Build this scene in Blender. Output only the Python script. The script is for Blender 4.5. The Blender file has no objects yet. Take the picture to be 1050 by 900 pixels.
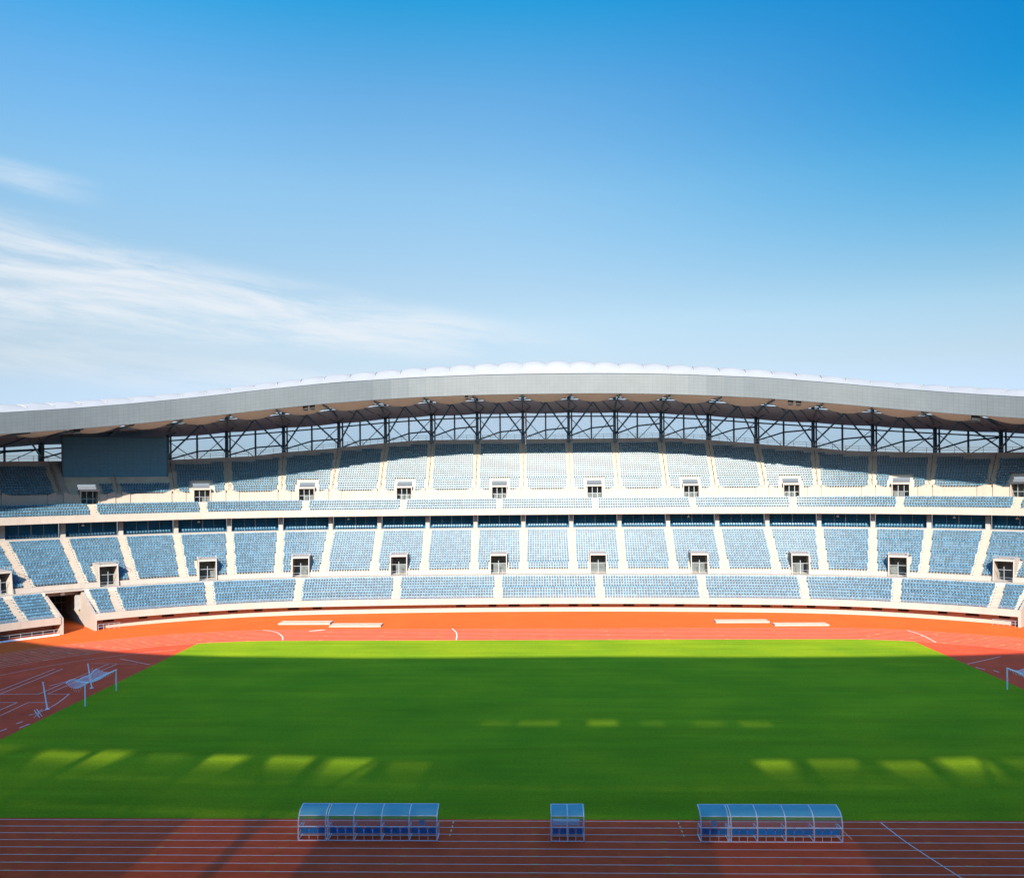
import bpy, math, random
import numpy as np
from mathutils import Matrix, Vector
random.seed(7); RNG = np.random.default_rng(7)
SC = bpy.context.scene
COL = SC.collection
R = math.radians

# ------------------------------------------------------------------ helpers
ORI = {}          # world position of the thing an object belongs to

class MB:
    """collects faces for ONE mesh object"""
    def __init__(s): s.v = []; s.f = []; s.m = []
    def face(s, pts, m=0):
        i = len(s.v); s.v.extend([tuple(p) for p in pts]); s.f.append(tuple(range(i, i + len(pts)))); s.m.append(m)
    def hexa(s, c, m=0):
        """c: 8 corners, bottom ring 0-3, top ring 4-7"""
        i = len(s.v); s.v.extend([tuple(p) for p in c])
        for q in ((0, 3, 2, 1), (4, 5, 6, 7), (0, 1, 5, 4), (1, 2, 6, 5), (2, 3, 7, 6), (3, 0, 4, 7)):
            s.f.append(tuple(i + k for k in q)); s.m.append(m)
    def box(s, c, d, m=0):
        x, y, z = c; a, b, h = d[0] / 2, d[1] / 2, d[2] / 2
        s.hexa([(x - a, y - b, z - h), (x + a, y - b, z - h), (x + a, y + b, z - h), (x - a, y + b, z - h),
                (x - a, y - b, z + h), (x + a, y - b, z + h), (x + a, y + b, z + h), (x - a, y + b, z + h)], m)
    def beam(s, p, q, w, h=None, m=0, up=(0, 0, 1)):
        """rectangular bar from p to q"""
        h = w if h is None else h
        p, q = Vector(p), Vector(q); d = (q - p).normalized(); u = Vector(up)
        if abs(d.dot(u)) > .98: u = Vector((0, 1, 0))
        a = d.cross(u).normalized(); b = a.cross(d).normalized()
        r = [(-w / 2, -h / 2), (w / 2, -h / 2), (w / 2, h / 2), (-w / 2, h / 2)]
        s.hexa([p + a * x + b * y for x, y in r] + [q + a * x + b * y for x, y in r], m)
    def tube(s, p, q, r, n=8, m=0, r2=None):
        p, q = Vector(p), Vector(q); d = (q - p).normalized(); u = Vector((0, 0, 1))
        if abs(d.dot(u)) > .98: u = Vector((0, 1, 0))
        a = d.cross(u).normalized(); b = a.cross(d).normalized(); r2 = r if r2 is None else r2
        i = len(s.v)
        for c, rr in ((p, r), (q, r2)):
            for k in range(n):
                t = 2 * math.pi * k / n; s.v.append(tuple(c + (a * math.cos(t) + b * math.sin(t)) * rr))
        for k in range(n):
            s.f.append((i + k, i + (k + 1) % n, i + n + (k + 1) % n, i + n + k)); s.m.append(m)
        s.f.append(tuple(i + k for k in range(n))); s.f.append(tuple(i + n + k for k in reversed(range(n)))); s.m += [m, m]
    def path(s, pts, r, n=6, m=0):
        for a, b in zip(pts[:-1], pts[1:]): s.tube(a, b, r, n, m)
    def grid(s, P, m=0):
        """P: array (a, b, 3) of points"""
        P = np.asarray(P, float); a, b = P.shape[:2]; i = len(s.v)
        s.v.extend(map(tuple, P.reshape(-1, 3)))
        for x in range(a - 1):
            for y in range(b - 1):
                k = i + x * b + y; s.f.append((k, k + 1, k + b + 1, k + b)); s.m.append(m)
    def build(s, name, mats, parent=None, smooth=False):
        return mesh_obj(name, np.array(s.v, float).reshape(-1, 3), s.f, s.m, mats, parent, smooth)

def mesh_obj(name, v, f, mi, mats, parent=None, smooth=False):
    me = bpy.data.meshes.new(name)
    o = None
    org = np.array(ORI.get(parent.name, (0, 0, 0)), float) if parent else np.zeros(3)
    me.from_pydata((np.asarray(v) - org).tolist(), [], f)
    if not isinstance(mats, (list, tuple)): mats = [mats]
    for m in mats: me.materials.append(m)
    if len(mats) > 1: me.polygons.foreach_set('material_index', np.array(mi, np.int32))
    if smooth: me.polygons.foreach_set('use_smooth', np.ones(len(me.polygons), bool))
    me.update()
    o = bpy.data.objects.new(name, me); COL.objects.link(o)
    if parent: o.parent = parent; ORI[o.name] = tuple(org)
    return o

def tag(o, label=None, cat=None, group=None, kind=None):
    if label: o['label'] = label
    if cat: o['category'] = cat
    if group: o['group'] = group
    if kind: o['kind'] = kind
    return o

def thing(name, label, cat, loc=(0, 0, 0), rz=0., group=None):
    o = bpy.data.objects.new(name, None); COL.objects.link(o); o.empty_display_size = .2
    o.location = loc; o.rotation_euler = (0, 0, rz); ORI[o.name] = tuple(loc)
    return tag(o, label, cat, group)

# ------------------------------------------------------------------ materials
def mat(name, rgb, rough=.6, spec=.5, metal=0., noise=0., nscale=.5, rnd=0., coat=0., bump=0., bscale=5., stain=None, transl=0.):
    m = bpy.data.materials.new(name); m.use_nodes = True
    nt = m.node_tree; N = nt.nodes; L = nt.links; b = N['Principled BSDF']
    b.inputs['Base Color'].default_value = (*rgb, 1); b.inputs['Roughness'].default_value = rough
    b.inputs['Specular IOR Level'].default_value = spec; b.inputs['Metallic'].default_value = metal
    b.inputs['Coat Weight'].default_value = coat; b.inputs['Coat Roughness'].default_value = .25
    src = None
    if noise or stain:
        g = N.new('ShaderNodeNewGeometry')
        n = N.new('ShaderNodeTexNoise'); n.inputs['Scale'].default_value = nscale; n.inputs['Detail'].default_value = 8; n.inputs['Roughness'].default_value = .65
        L.new(g.outputs['Position'], n.inputs['Vector'])
        r = N.new('ShaderNodeMapRange'); r.inputs['From Min'].default_value = .3; r.inputs['From Max'].default_value = .7
        r.inputs['To Min'].default_value = 1 - noise; r.inputs['To Max'].default_value = 1 + noise
        L.new(n.outputs['Fac'], r.inputs['Value'])
        mx = N.new('ShaderNodeVectorMath'); mx.operation = 'SCALE'; mx.inputs[0].default_value = rgb
        L.new(r.outputs[0], mx.inputs['Scale']); src = mx.outputs[0]
        if stain:   # vertical rain streaks, a pattern of the concrete itself
            mp = N.new('ShaderNodeMapping'); mp.inputs['Scale'].default_value = (1.6, 1.6, .12); L.new(g.outputs['Position'], mp.inputs['Vector'])
            n2 = N.new('ShaderNodeTexNoise'); n2.inputs['Scale'].default_value = 1.; n2.inputs['Detail'].default_value = 5
            L.new(mp.outputs[0], n2.inputs['Vector'])
            r2 = N.new('ShaderNodeMapRange'); r2.inputs['From Min'].default_value = .5; r2.inputs['From Max'].default_value = .75
            r2.inputs['To Min'].default_value = 0; r2.inputs['To Max'].default_value = .35; L.new(n2.outputs['Fac'], r2.inputs['Value'])
            m2 = N.new('ShaderNodeMix'); m2.data_type = 'RGBA'; L.new(r2.outputs[0], m2.inputs[0]); L.new(src, m2.inputs[6])
            m2.inputs[7].default_value = (*stain, 1); src = m2.outputs[2]
    if rnd:
        g2 = N.new('ShaderNodeNewGeometry')
        oi = N.new('ShaderNodeObjectInfo')
        ad = N.new('ShaderNodeMath'); ad.operation = 'ADD'; L.new(g2.outputs['Random Per Island'], ad.inputs[0]); L.new(oi.outputs['Random'], ad.inputs[1])
        fr = N.new('ShaderNodeMath'); fr.operation = 'FRACT'; L.new(ad.outputs[0], fr.inputs[0])
        r = N.new('ShaderNodeMapRange'); r.inputs['To Min'].default_value = 1 - rnd; r.inputs['To Max'].default_value = 1 + rnd
        L.new(fr.outputs[0], r.inputs['Value'])
        mx = N.new('ShaderNodeVectorMath'); mx.operation = 'SCALE'; mx.inputs[0].default_value = rgb
        if src: L.new(src, mx.inputs[0])
        L.new(r.outputs[0], mx.inputs['Scale']); src = mx.outputs[0]
    if src: L.new(src, b.inputs['Base Color'])
    if bump:
        n = N.new('ShaderNodeTexNoise'); n.inputs['Scale'].default_value = bscale; n.inputs['Detail'].default_value = 4
        g = N.new('ShaderNodeNewGeometry'); L.new(g.outputs['Position'], n.inputs['Vector'])
        bm = N.new('ShaderNodeBump'); bm.inputs['Strength'].default_value = bump; bm.inputs['Distance'].default_value = .05
        L.new(n.outputs['Fac'], bm.inputs['Height']); L.new(bm.outputs[0], b.inputs['Normal'])
    if transl:
        t = N.new('ShaderNodeBsdfTranslucent'); t.inputs['Color'].default_value = (*rgb, 1)
        ms = N.new('ShaderNodeMixShader'); ms.inputs[0].default_value = transl
        L.new(b.outputs[0], ms.inputs[1]); L.new(t.outputs[0], ms.inputs[2]); L.new(ms.outputs[0], N['Material Output'].inputs['Surface'])
    return m

def glassy(name, tint, clear, body, rough=.15):
    """a pane: part clear, part tinted sheet with a glossy face"""
    m = bpy.data.materials.new(name); m.use_nodes = True; nt = m.node_tree; N = nt.nodes; L = nt.links
    b = N['Principled BSDF']; b.inputs['Base Color'].default_value = (*body, 1); b.inputs['Roughness'].default_value = rough
    t = N.new('ShaderNodeBsdfTransparent'); t.inputs['Color'].default_value = (*tint, 1)
    ms = N.new('ShaderNodeMixShader'); ms.inputs[0].default_value = 1 - clear
    L.new(t.outputs[0], ms.inputs[1]); L.new(b.outputs[0], ms.inputs[2]); L.new(ms.outputs[0], N['Material Output'].inputs['Surface'])
    return m

M = {}
M['concrete'] = mat('concrete_cream', (.345, .295, .255), .8, .2, noise=.08, nscale=.35, stain=(.27, .225, .185))
M['concrete_floor'] = mat('concrete_floor', (.40, .36, .305), .85, .2, noise=.12, nscale=.6)
M['stair'] = mat('stair_concrete', (.36, .305, .255), .85, .2, noise=.10, nscale=.9)
M['wall'] = mat('painted_wall', (.36, .32, .285), .75, .2, noise=.07, nscale=.5, stain=(.29, .255, .21))
M['grey_wall'] = mat('grey_concrete', (.30, .29, .28), .85, .2, noise=.15, nscale=.5)
M['near_dark'] = mat('near_side_dark', (.07, .08, .09), .7, .2, noise=.15)  # unseen near soffit and terrace, darkened to cut bounced light
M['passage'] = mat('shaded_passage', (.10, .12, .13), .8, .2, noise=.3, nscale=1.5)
M['dark'] = mat('dark_void', (.03, .032, .035), .8, .2, noise=.2)
M['steel'] = mat('hazed_blue_grey_steel', (.045, .105, .16), .45, .4, noise=.15, nscale=1.)  # base lifted towards blue to stand in for haze over distance
M['rail'] = mat('galvanised_rail', (.32, .34, .36), .4, .5, metal=.3)
M['rail_dark'] = mat('dark_rail', (.12, .12, .12), .5)
M['white'] = mat('white_paint', (.93, .93, .93), .4, .5, noise=.04, nscale=2.)
M['membrane'] = mat('white_membrane', (.32, .325, .33), .6, .2, noise=.06, nscale=.3, transl=.12)
M['soffit'] = mat('membrane_soffit', (.62, .55, .42), .7, .2, noise=.06, nscale=.4, transl=.08)
M['soffit_grey'] = mat('rear_soffit', (.33, .37, .43), .75, .2, noise=.08, nscale=.4)
M['seat'] = mat('blue_seat_plastic', (.062, .146, .222), .29, .115, rnd=.26)
M['bench_seat'] = mat('dugout_seat_plastic', (.03, .36, .95), .35, .5, rnd=.12)
M['screen'] = mat('hazed_screen_face', (.05, .17, .27), .35, .4, noise=.12, nscale=2.)  # slate blue raised to include the haze in front of the board
M['screen_frame'] = mat('screen_frame', (.025, .075, .115), .5)
M['box_glass'] = mat('box_glazing', (.015, .09, .18), .12, .6, noise=.3, nscale=.4)
M['speaker'] = mat('black_housing', (.015, .015, .018), .5)
M['sand'] = mat('pit_cover', (.50, .42, .29), .9, .1, noise=.08, nscale=1.)
M['line'] = mat('white_line', (.90, .76, .66), .7, .3, noise=.10, nscale=3.)
M['tick'] = mat('yellow_tick', (.75, .60, .30), .7, .3)
M['net'] = mat('white_net', (.92, .92, .94), .7, .2)
M['rear_glass'] = glassy('rear_glazing', (.90, .94, .97), .72, (.35, .42, .50), .2)
_scr = {}
def screen(c):
    c = round(c, 2)
    if c not in _scr: _scr[c] = glassy('light_mask_pane', (.8, .8, .8), c, (.08, .08, .09), .5)  # out-of-view pane, clearness sets how much sun it lets through
    return _scr[c]
M['poly_blue_sheen'] = glassy('sky_sheen_blue_poly', (.50, .88, .98), .42, (.24, .64, .86), .12)  # notice blue; on the roof panels the blue stands for reflected sky
M['poly_clear'] = glassy('clear_polycarbonate', (.90, .94, .98), .80, (.38, .46, .56), .12)

def node_mat(name):
    m = bpy.data.materials.new(name); m.use_nodes = True
    return m, m.node_tree.nodes, m.node_tree.links

# cladding of the roof edge: sheet-metal cassettes with joints
def make_cladding():
    m, N, L = node_mat('roof_edge_cladding'); b = N['Principled BSDF']
    b.inputs['Roughness'].default_value = .5; b.inputs['Metallic'].default_value = .0; b.inputs['Specular IOR Level'].default_value = .35
    uv = N.new('ShaderNodeUVMap'); uv.uv_map = 'UVMap'
    br = N.new('ShaderNodeTexBrick'); br.offset = 0; br.inputs['Scale'].default_value = 1.
    br.inputs['Color1'].default_value = (.084, .100, .108, 1); br.inputs['Color2'].default_value = (.088, .105, .113, 1); br.inputs['Mortar'].default_value = (.070, .080, .083, 1)
    br.inputs['Mortar Size'].default_value = .035; br.inputs['Brick Width'].default_value = .9; br.inputs['Row Height'].default_value = .667
    L.new(uv.outputs[0], br.inputs['Vector'])
    n = N.new('ShaderNodeTexNoise'); n.inputs['Scale'].default_value = .25; n.inputs['Detail'].default_value = 6
    L.new(uv.outputs[0], n.inputs['Vector'])
    r = N.new('ShaderNodeMapRange'); r.inputs['From Min'].default_value = .3; r.inputs['From Max'].default_value = .7; r.inputs['To Min'].default_value = .93; r.inputs['To Max'].default_value = 1.07
    L.new(n.outputs['Fac'], r.inputs['Value'])
    mx = N.new('ShaderNodeVectorMath'); mx.operation = 'SCALE'; L.new(br.outputs['Color'], mx.inputs[0]); L.new(r.outputs[0], mx.inputs['Scale'])
    L.new(mx.outputs[0], b.inputs['Base Color'])
    return m
M['cladding'] = make_cladding()

def make_grass():
    m, N, L = node_mat('mown_turf'); b = N['Principled BSDF']; b.inputs['Roughness'].default_value = .95; b.inputs['Specular IOR Level'].default_value = .03
    g = N.new('ShaderNodeNewGeometry')
    mp = N.new('ShaderNodeMapping'); mp.inputs['Scale'].default_value = (.035, .38, 1); L.new(g.outputs['Position'], mp.inputs['Vector'])
    n1 = N.new('ShaderNodeTexNoise'); n1.inputs['Scale'].default_value = 1.; n1.inputs['Detail'].default_value = 9; n1.inputs['Roughness'].default_value = .7; L.new(mp.outputs[0], n1.inputs['Vector'])
    n2 = N.new('ShaderNodeTexNoise'); n2.inputs['Scale'].default_value = .09; n2.inputs['Detail'].default_value = 6; L.new(g.outputs['Position'], n2.inputs['Vector'])
    n3 = N.new('ShaderNodeTexNoise'); n3.inputs['Scale'].default_value = 5.; n3.inputs['Detail'].default_value = 6; n3.inputs['Roughness'].default_value = .8; L.new(g.outputs['Position'], n3.inputs['Vector'])
    def rng(n, a, c):
        r = N.new('ShaderNodeMapRange'); r.inputs['From Min'].default_value = .32; r.inputs['From Max'].default_value = .68
        r.inputs['To Min'].default_value = a; r.inputs['To Max'].default_value = c; L.new(n.outputs['Fac'], r.inputs['Value']); return r.outputs[0]
    a = N.new('ShaderNodeMath'); a.operation = 'MULTIPLY'; L.new(rng(n1, .84, 1.16), a.inputs[0]); L.new(rng(n3, .70, 1.30), a.inputs[1])
    mx = N.new('ShaderNodeMix'); mx.data_type = 'RGBA'; L.new(rng(n2, 0, 1), mx.inputs[0])
    mx.inputs[6].default_value = (.158, .282, .0105, 1); mx.inputs[7].default_value = (.255, .345, .0110, 1)
    sc = N.new('ShaderNodeVectorMath'); sc.operation = 'SCALE'; L.new(mx.outputs[2], sc.inputs[0]); L.new(a.outputs[0], sc.inputs['Scale'])
    L.new(sc.outputs[0], b.inputs['Base Color'])
    bm = N.new('ShaderNodeBump'); bm.inputs['Strength'].default_value = .5; bm.inputs['Distance'].default_value = .04; L.new(n3.outputs['Fac'], bm.inputs['Height']); L.new(bm.outputs[0], b.inputs['Normal'])
    return m
M['grass'] = make_grass()
M['track'] = mat('red_track_rubber', (.80, .100, .031), .8, .05, noise=.16, nscale=.5, bump=.3, bscale=30.)
M['apron'] = mat('orange_apron_rubber', (.76, .122, .024), .8, .05, noise=.10, nscale=.2, bump=.3, bscale=30.)
M['dzone'] = mat('infield_rubber', (.84, .094, .038), .8, .05, noise=.14, nscale=.2, bump=.3, bscale=30.)
M['soil'] = mat('outer_ground', (.20, .19, .17), .95, .1, noise=.2, nscale=.05)

# ------------------------------------------------------------------ plan of the bowl (metres, stadium centre at the origin)
B0, R1, F1, R2, D1, D2 = 64.83, 350.6, .1215, 65.03, 9.797, 8.608
C1 = B0 - R1
CX2 = (R1 - R2) * math.sin(F1); CY2 = C1 + (R1 - R2) * math.cos(F1)
def plan(phi, s, near=False):
    """point of the offset curve s metres behind the front wall; phi is the direction of its normal"""
    sg = -1. if phi < 0 else 1.; a = abs(phi)
    if a < F1: x = (R1 + s) * math.sin(a); y = C1 + (R1 + s) * math.cos(a)
    else: x = CX2 + (R2 + s) * math.sin(a); y = CY2 + (R2 + s) * math.cos(a)
    return (sg * x, -y if near else y)
def P3(phi, s, z, near=False):
    x, y = plan(phi, s, near); return (x, y, z)
def bay(u):
    a = abs(u) * D1; l = (R1 + 9.2) * F1
    p = a / (R1 + 9.2) if a < l else F1 + (a - l) * D2 / D1 / (R2 + 9.2)
    return math.copysign(p, u) if u else 0.
def span(a, b, step=None):
    """directions from a to b, fine where the curve is tight"""
    out = [a]; p = a
    while p < b - 1e-6:
        st = R(.55) if abs(p) < F1 - 1e-4 else R(1.5)
        q = min(b, p + st)
        for k in (-F1, F1):
            if p < k - 1e-6 < q - 2e-6: q = k
        out.append(q); p = q
    return out
def sweep(mb, prof, phis, closed=False, near=False, m=0, caps=True):
    prof = list(prof); pr = prof + prof[:1] if closed else prof
    mb.grid([[P3(p, s, z, near) for s, z in pr] for p in phis], m)
    if closed and caps:
        for p in (phis[0], phis[-1]): mb.face([P3(p, s, z, near) for s, z in prof], m)
def sweepf(mb, fprof, phis, closed=False, near=False, m=0, caps=True):
    """sweep with a profile that depends on the direction"""
    g = []
    for p in phis:
        pr = list(fprof(p)); g.append([P3(p, s, z, near) for s, z in (pr + pr[:1] if closed else pr)])
    mb.grid(g, m)
    if closed and caps:
        for k in (0, -1): mb.face(g[k][:-1], m)
class Loc:
    """frame at direction phi: a = along the row, s = outward, z = up"""
    def __init__(self, phi, near=False):
        self.phi = phi; self.o = np.array(plan(phi, 0, near)); q = np.array(plan(phi, 1, near)); self.n = q - self.o; self.t = np.array((self.n[1], -self.n[0]))
        if near: self.t = -self.t
    def __call__(self, a, s, z):
        p = self.o + self.n * s + self.t * a; return (p[0], p[1], z)
    def box(self, mb, a0, a1, s0, s1, z0, z1, m=0):
        mb.hexa([self(a0, s0, z0), self(a1, s0, z0), self(a1, s1, z0), self(a0, s1, z0), self(a0, s0, z1), self(a1, s0, z1), self(a1, s1, z1), self(a0, s1, z1)], m)

A_TUN0, A_TUN1 = R(40.6), R(45.6)          # the two vehicle tunnels
A_END = R(78)
BAYS = 13

# tiers: first row s, tread z, tread depth, rise, rows
FRONT = dict(s=-.85, z=2.15, d=.86, r=.41, n=9)
MID = dict(s=9.2, z=7.0, d=.81, r=.406, n=17)
BALC = dict(s=20.3, z=18.05, d=.85, r=.50, n=5)
UPPER = dict(s=26., z=22.45, d=.80, r=.495)
NTOP = ([0, 4.2, 5.5, 7.2, 13.7, 17.4, 24, 27, 34, 46, 60, 90], [21.6, 21.6, 20.2, 17.8, 15.9, 14.1, 12.9, 12.4, 12, 11.4, 11, 11])
def n_top(phi): return float(np.interp(abs(math.degrees(phi)), *NTOP))
def clip_intervals(a, b, blocked):
    iv = [(a, b)]
    for c, d in blocked:
        nx = []
        for x, y in iv:
            if d <= x or c >= y: nx.append((x, y)); continue
            if c > x: nx.append((x, c))
            if d < y: nx.append((d, y))
        iv = nx
    return [i for i in iv if i[1] - i[0] > 1e-4]

VW = 1.65                                   # half width of a vomitory
def vom_block(u, s): p = bay(u); w = VW / ((R1 if abs(p) < F1 else R2) + s); return (p - w, p + w)
ODD = [u for u in range(-11, 12) if u % 2]

def terrace(mb, T, a, b, rows=None, blocked=None, ntop=None):
    rows = T['n'] if rows is None else rows
    for i in range(rows):
        s = T['s'] + i * T['d']; z = T['z'] + i * T['r']
        bl = list(blocked(i)) if blocked else []
        for c, d in clip_intervals(a, b, bl):
            seg = [p for p in span(c, d)]
            if ntop:
                run = []; runs = []
                for p in seg:
                    if ntop(p) >= i: run.append(p)
                    elif run: runs.append(run); run = []
                if run: runs.append(run)
            else: runs = [seg]
            for ph in runs:
                if len(ph) < 2: continue
                sweep(mb, [(s, z - T['r']), (s, z), (s + T['d'] + .02, z)], ph)

def stair(name, u, T, parent, rows, w=.6, label=None, rail=False):
    mb = MB(); L = Loc(bay(u)); pr = []
    for i in range(rows):
        s = T['s'] + i * T['d']; z = T['z'] + i * T['r']; e = .012
        pr += [(s - e, z + e), (s + T['d'] / 2 - e, z + e), (s + T['d'] / 2 - e, z + T['r'] / 2 + e), (s + T['d'] - e, z + T['r'] / 2 + e)]
    pr.append((pr[-1][0], pr[-1][1] + T['r'] / 2))
    pr = [(T['s'] - .012, T['z'] - T['r'])] + pr
    for (s0, z0), (s1, z1) in zip(pr[:-1], pr[1:]):
        mb.face([L(-w, s0, z0), L(w, s0, z0), L(w, s1, z1), L(-w, s1, z1)])
    # cheek walls that close the sides of the steps
    for sd in (-w, w):
        for i in range(rows):
            s = T['s'] + i * T['d']; z = T['z'] + i * T['r']
            mb.face([L(sd, s + T['d'] / 2, z), L(sd, s + T['d'], z), L(sd, s + T['d'], z + T['r'] / 2 + .01), L(sd, s + T['d'] / 2, z + T['r'] / 2 + .01)])
    o = mb.build(name, M['stair'], parent)
    if rail:
        rb = MB()
        for i in range(1, rows, 3):
            s = T['s'] + i * T['d'] + .2; z = T['z'] + i * T['r']
            s2 = s + 1.6 * T['d']; z2 = z + 1.6 * T['r']
            rb.beam(L(0, s, z), L(0, s, z + .95), .07); rb.beam(L(0, s2, z2 - .2), L(0, s2, z2 + .95), .07); rb.beam(L(0, s, z + .95), L(0, s2, z2 + .95), .07)
        rb.build('handrail', M['rail_dark'], o)
    return o

def railing(name, f, phis, h, parent, gap=2., r=.035, mat_='rail'):
    """posts and two rails along the curve; f(phi) -> (s, z)"""
    mb = MB(); last = None
    pts = [(p,) + tuple(f(p)) for p in phis]
    for (p, s, z), (q, s2, z2) in zip(pts[:-1], pts[1:]):
        for k in (1., .55): mb.beam(P3(p, s, z + h * k), P3(q, s2, z2 + h * k), r * 2)
        a = np.array(P3(p, s, z)); b = np.array(P3(q, s2, z2)); n = max(1, int(round(np.linalg.norm(b - a) / gap)))
        for k in range(n): c = a + (b - a) * k / n; mb.beam(c, c + (0, 0, h), r * 2)
    return mb.build(name, M[mat_], parent)

# ------------------------------------------------------------------ ground
def ring_pts(r, hx=42.2, n=64, far=True):
    p = []
    for k in range(n + 1): t = -math.pi / 2 + math.pi * k / n; p.append((hx + r * math.cos(t), r * math.sin(t)))
    for k in range(n + 1): t = math.pi / 2 + math.pi * k / n; p.append((-hx + r * math.cos(t), r * math.sin(t)))
    return p
def flat(name, pts, z, m):
    mb = MB(); mb.face([(x, y, z) for x, y in pts]); return tag(mb.build(name, m), kind='structure')
def band(mb, r0, r1, z, n=64, hx=42.2):
    a, b = ring_pts(r0, hx, n), ring_pts(r1, hx, n); a.append(a[0]); b.append(b[0])
    mb.grid([[(x, y, z) for x, y in a], [(x, y, z) for x, y in b]])
g = MB(); g.grid([[(x, y, -.012) for y in np.linspace(-4000, 4000, 9)] for x in np.linspace(-4000, 4000, 9)])
tag(g.build('ground', M['soil']), kind='structure')
# orange apron between the lanes and the stands, reaching into the tunnels
ap = MB(); outer = [plan(R(a), 2.0) for a in np.linspace(-90, 90, 91)] + [plan(R(a), 2.0, True) for a in np.linspace(90, -90, 91)]
ap.face([(x, y, 0) for x, y in outer])
for sg in (-1, 1):
    c = sg * (A_TUN0 + A_TUN1) / 2; L = Loc(c); ap.face([L(-3.6, 1., .004), L(3.6, 1., .004), L(3.6, 26, .004), L(-3.6, 26, .004)])
tag(ap.build('apron', M['apron']), kind='structure')
tr = MB(); band(tr, 36.4, 36.5 + 9.76, .006); tag(tr.build('running_track', M['track']), kind='structure')
flat('infield_surface', ring_pts(36.4), .006, M['dzone'])
GX, GR = 54.4, 36.2
gp = []
def corner(sx, sy):
    y0 = math.sqrt(GR ** 2 - (GX - 42.2) ** 2); t1 = math.atan2(y0, GX - 42.2); pts = []
    for k in range(13): t = t1 + (math.pi / 2 - t1) * k / 12; pts.append((sx * (42.2 + GR * math.cos(t)), sy * GR * math.sin(t)))
    return pts
gp = corner(1, 1) + corner(-1, 1)[::-1] + corner(-1, -1) + corner(1, -1)[::-1]
flat('pitch', gp, .014, M['grass'])
# painted lines of the eight lanes
ln = MB()
for k in range(9):
    r = 36.5 + 1.22 * k; band(ln, r - .035, r + .035, .011)
def strip(mb, pts, w=.08, z=.0125):
    for (x0, y0), (x1, y1) in zip(pts[:-1], pts[1:]):
        d = math.hypot(x1 - x0, y1 - y0); nx, ny = -(y1 - y0) / d * w / 2, (x1 - x0) / d * w / 2
        mb.face([(x0 + nx, y0 + ny, z), (x1 + nx, y1 + ny, z), (x1 - nx, y1 - ny, z), (x0 - nx, y0 - ny, z)])
def bez(pts, n=12):
    """smooth line through the points (Catmull-Rom)"""
    p = [np.array(q, float) for q in pts]; p = [2 * p[0] - p[1]] + p + [2 * p[-1] - p[-2]]; out = []
    for i in range(1, len(p) - 2):
        for k in range(n):
            t = k / n; out.append(.5 * ((2 * p[i]) + (-p[i - 1] + p[i + 1]) * t + (2 * p[i - 1] - 5 * p[i] + 4 * p[i + 1] - p[i + 2]) * t * t + (-p[i - 1] + 3 * p[i] - 3 * p[i + 1] + p[i + 2]) * t ** 3))
    out.append(p[-2]); return out
for sx in (1, -1):
    for sy in ((1, -1) if sx == 1 else (1,)):
        pass
for pts, w in (([(22.74, -36.57), (23.08, -39.5), (23.59, -42.2), (24.5, -46.2)], .09), ([(-16.4, 47.0), (-15.4, 43.4), (-14.95, 39.8), (-14.75, 36.55)], .16),
               ([(-48.0, 46.3), (-45.2, 44.0), (-43.1, 40.3), (-42.0, 36.9)], .16), ([(57.3, 43.9), (57.8, 39.4), (57.3, 33.2)], .16)):
    strip(ln, bez(pts), w, .0135)
RED = .0105
for x0, x1, y0, y1 in ((-66.8, -65.7, 2.1, 16.),):
    strip(ln, [(x0, -6), (x0, y1)], .09, .0135); strip(ln, [(x1, y0), (x1, y1)], .09, .0135)
strip(ln, [(-61.05, 2.1), (-61.0, 19.1)], .09); strip(ln, [(-60.0, 2.1), (-59.8, 19.1)], .09)
strip(ln, [(-75, 2.08), (-61.05, 2.08)], .09); strip(ln, [(-60.0, 2.07), (-57.4, 2.07)], .09)
strip(ln, [(-75, -1.86), (-61.3, -1.86)], .09); strip(ln, [(-61.3, -1.86), (-61.0, -16)], .09)
strip(ln, [(-57.4, -1.88), (-60.0, -1.88)], .09); strip(ln, [(-60.0, -1.88), (-59.5, -16)], .09)
strip(ln, bez([(-57.4, 2.2), (-56.5, -1.9), (-56.2, -5.1), (-56.7, -7.4)]), .10, .0135)
strip(ln, [(-61.1, 22.7), (-55.0, 18.6)], .10); strip(ln, [(-63.7, 19.5), (-56.9, 19.1)], .06)
for a, b in (((-56.1, -10.7), (-56.0, -9.8)), ((-54.9, -12.2), (-54.7, -10.7)), ((-56.2, -13.5), (-56.05, -12.5)), ((56.1, 14.0), (56.2, 12.9)), ((54.7, 15.8), (55.2, 14.4))): strip(ln, [a, b], .14, .0135)
strip(ln, [(54.6, 17.8), (61.4, 22.7)], .10)
for r in (27., 32.): strip(ln, [(-42.2 - r * math.cos(R(a)), r * math.sin(R(a))) for a in range(-25, 66, 5)], .07, .0125) if r == 32. else None
strip(ln, [(-39.9, 44.9), (-37.6, 46.2)], .5, .0135)
tag(ln.build('lane_markings', M['line']), kind='structure')
tk = MB()
def ticks(x, dx=0., y0=-37.72, n=7, w=.14, l=.45):
    for k in range(n): y = y0 - 1.22 * k; strip(tk, [(x + dx * k - l / 2, y), (x + dx * k + l / 2, y)], w, .0155)
ticks(-36.3); ticks(-27.8); ticks(-19.6, .05); ticks(-10.95, 0., -41.4, 4); ticks(-2.24); ticks(6.6); ticks(14.76, 0., -42.6, 3); ticks(23.9, .35)
for x in (-8.16, 8.2, 19.6, -18.9): strip(tk, [(x - .2, -36.8), (x + .05, -39.6)], .07, .0155) if abs(x) > 9 else [strip(tk, [(x, -36.6 - k * .75), (x, -36.6 - k * .75 - .4)], .09, .0155) for k in range(4)]
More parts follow.
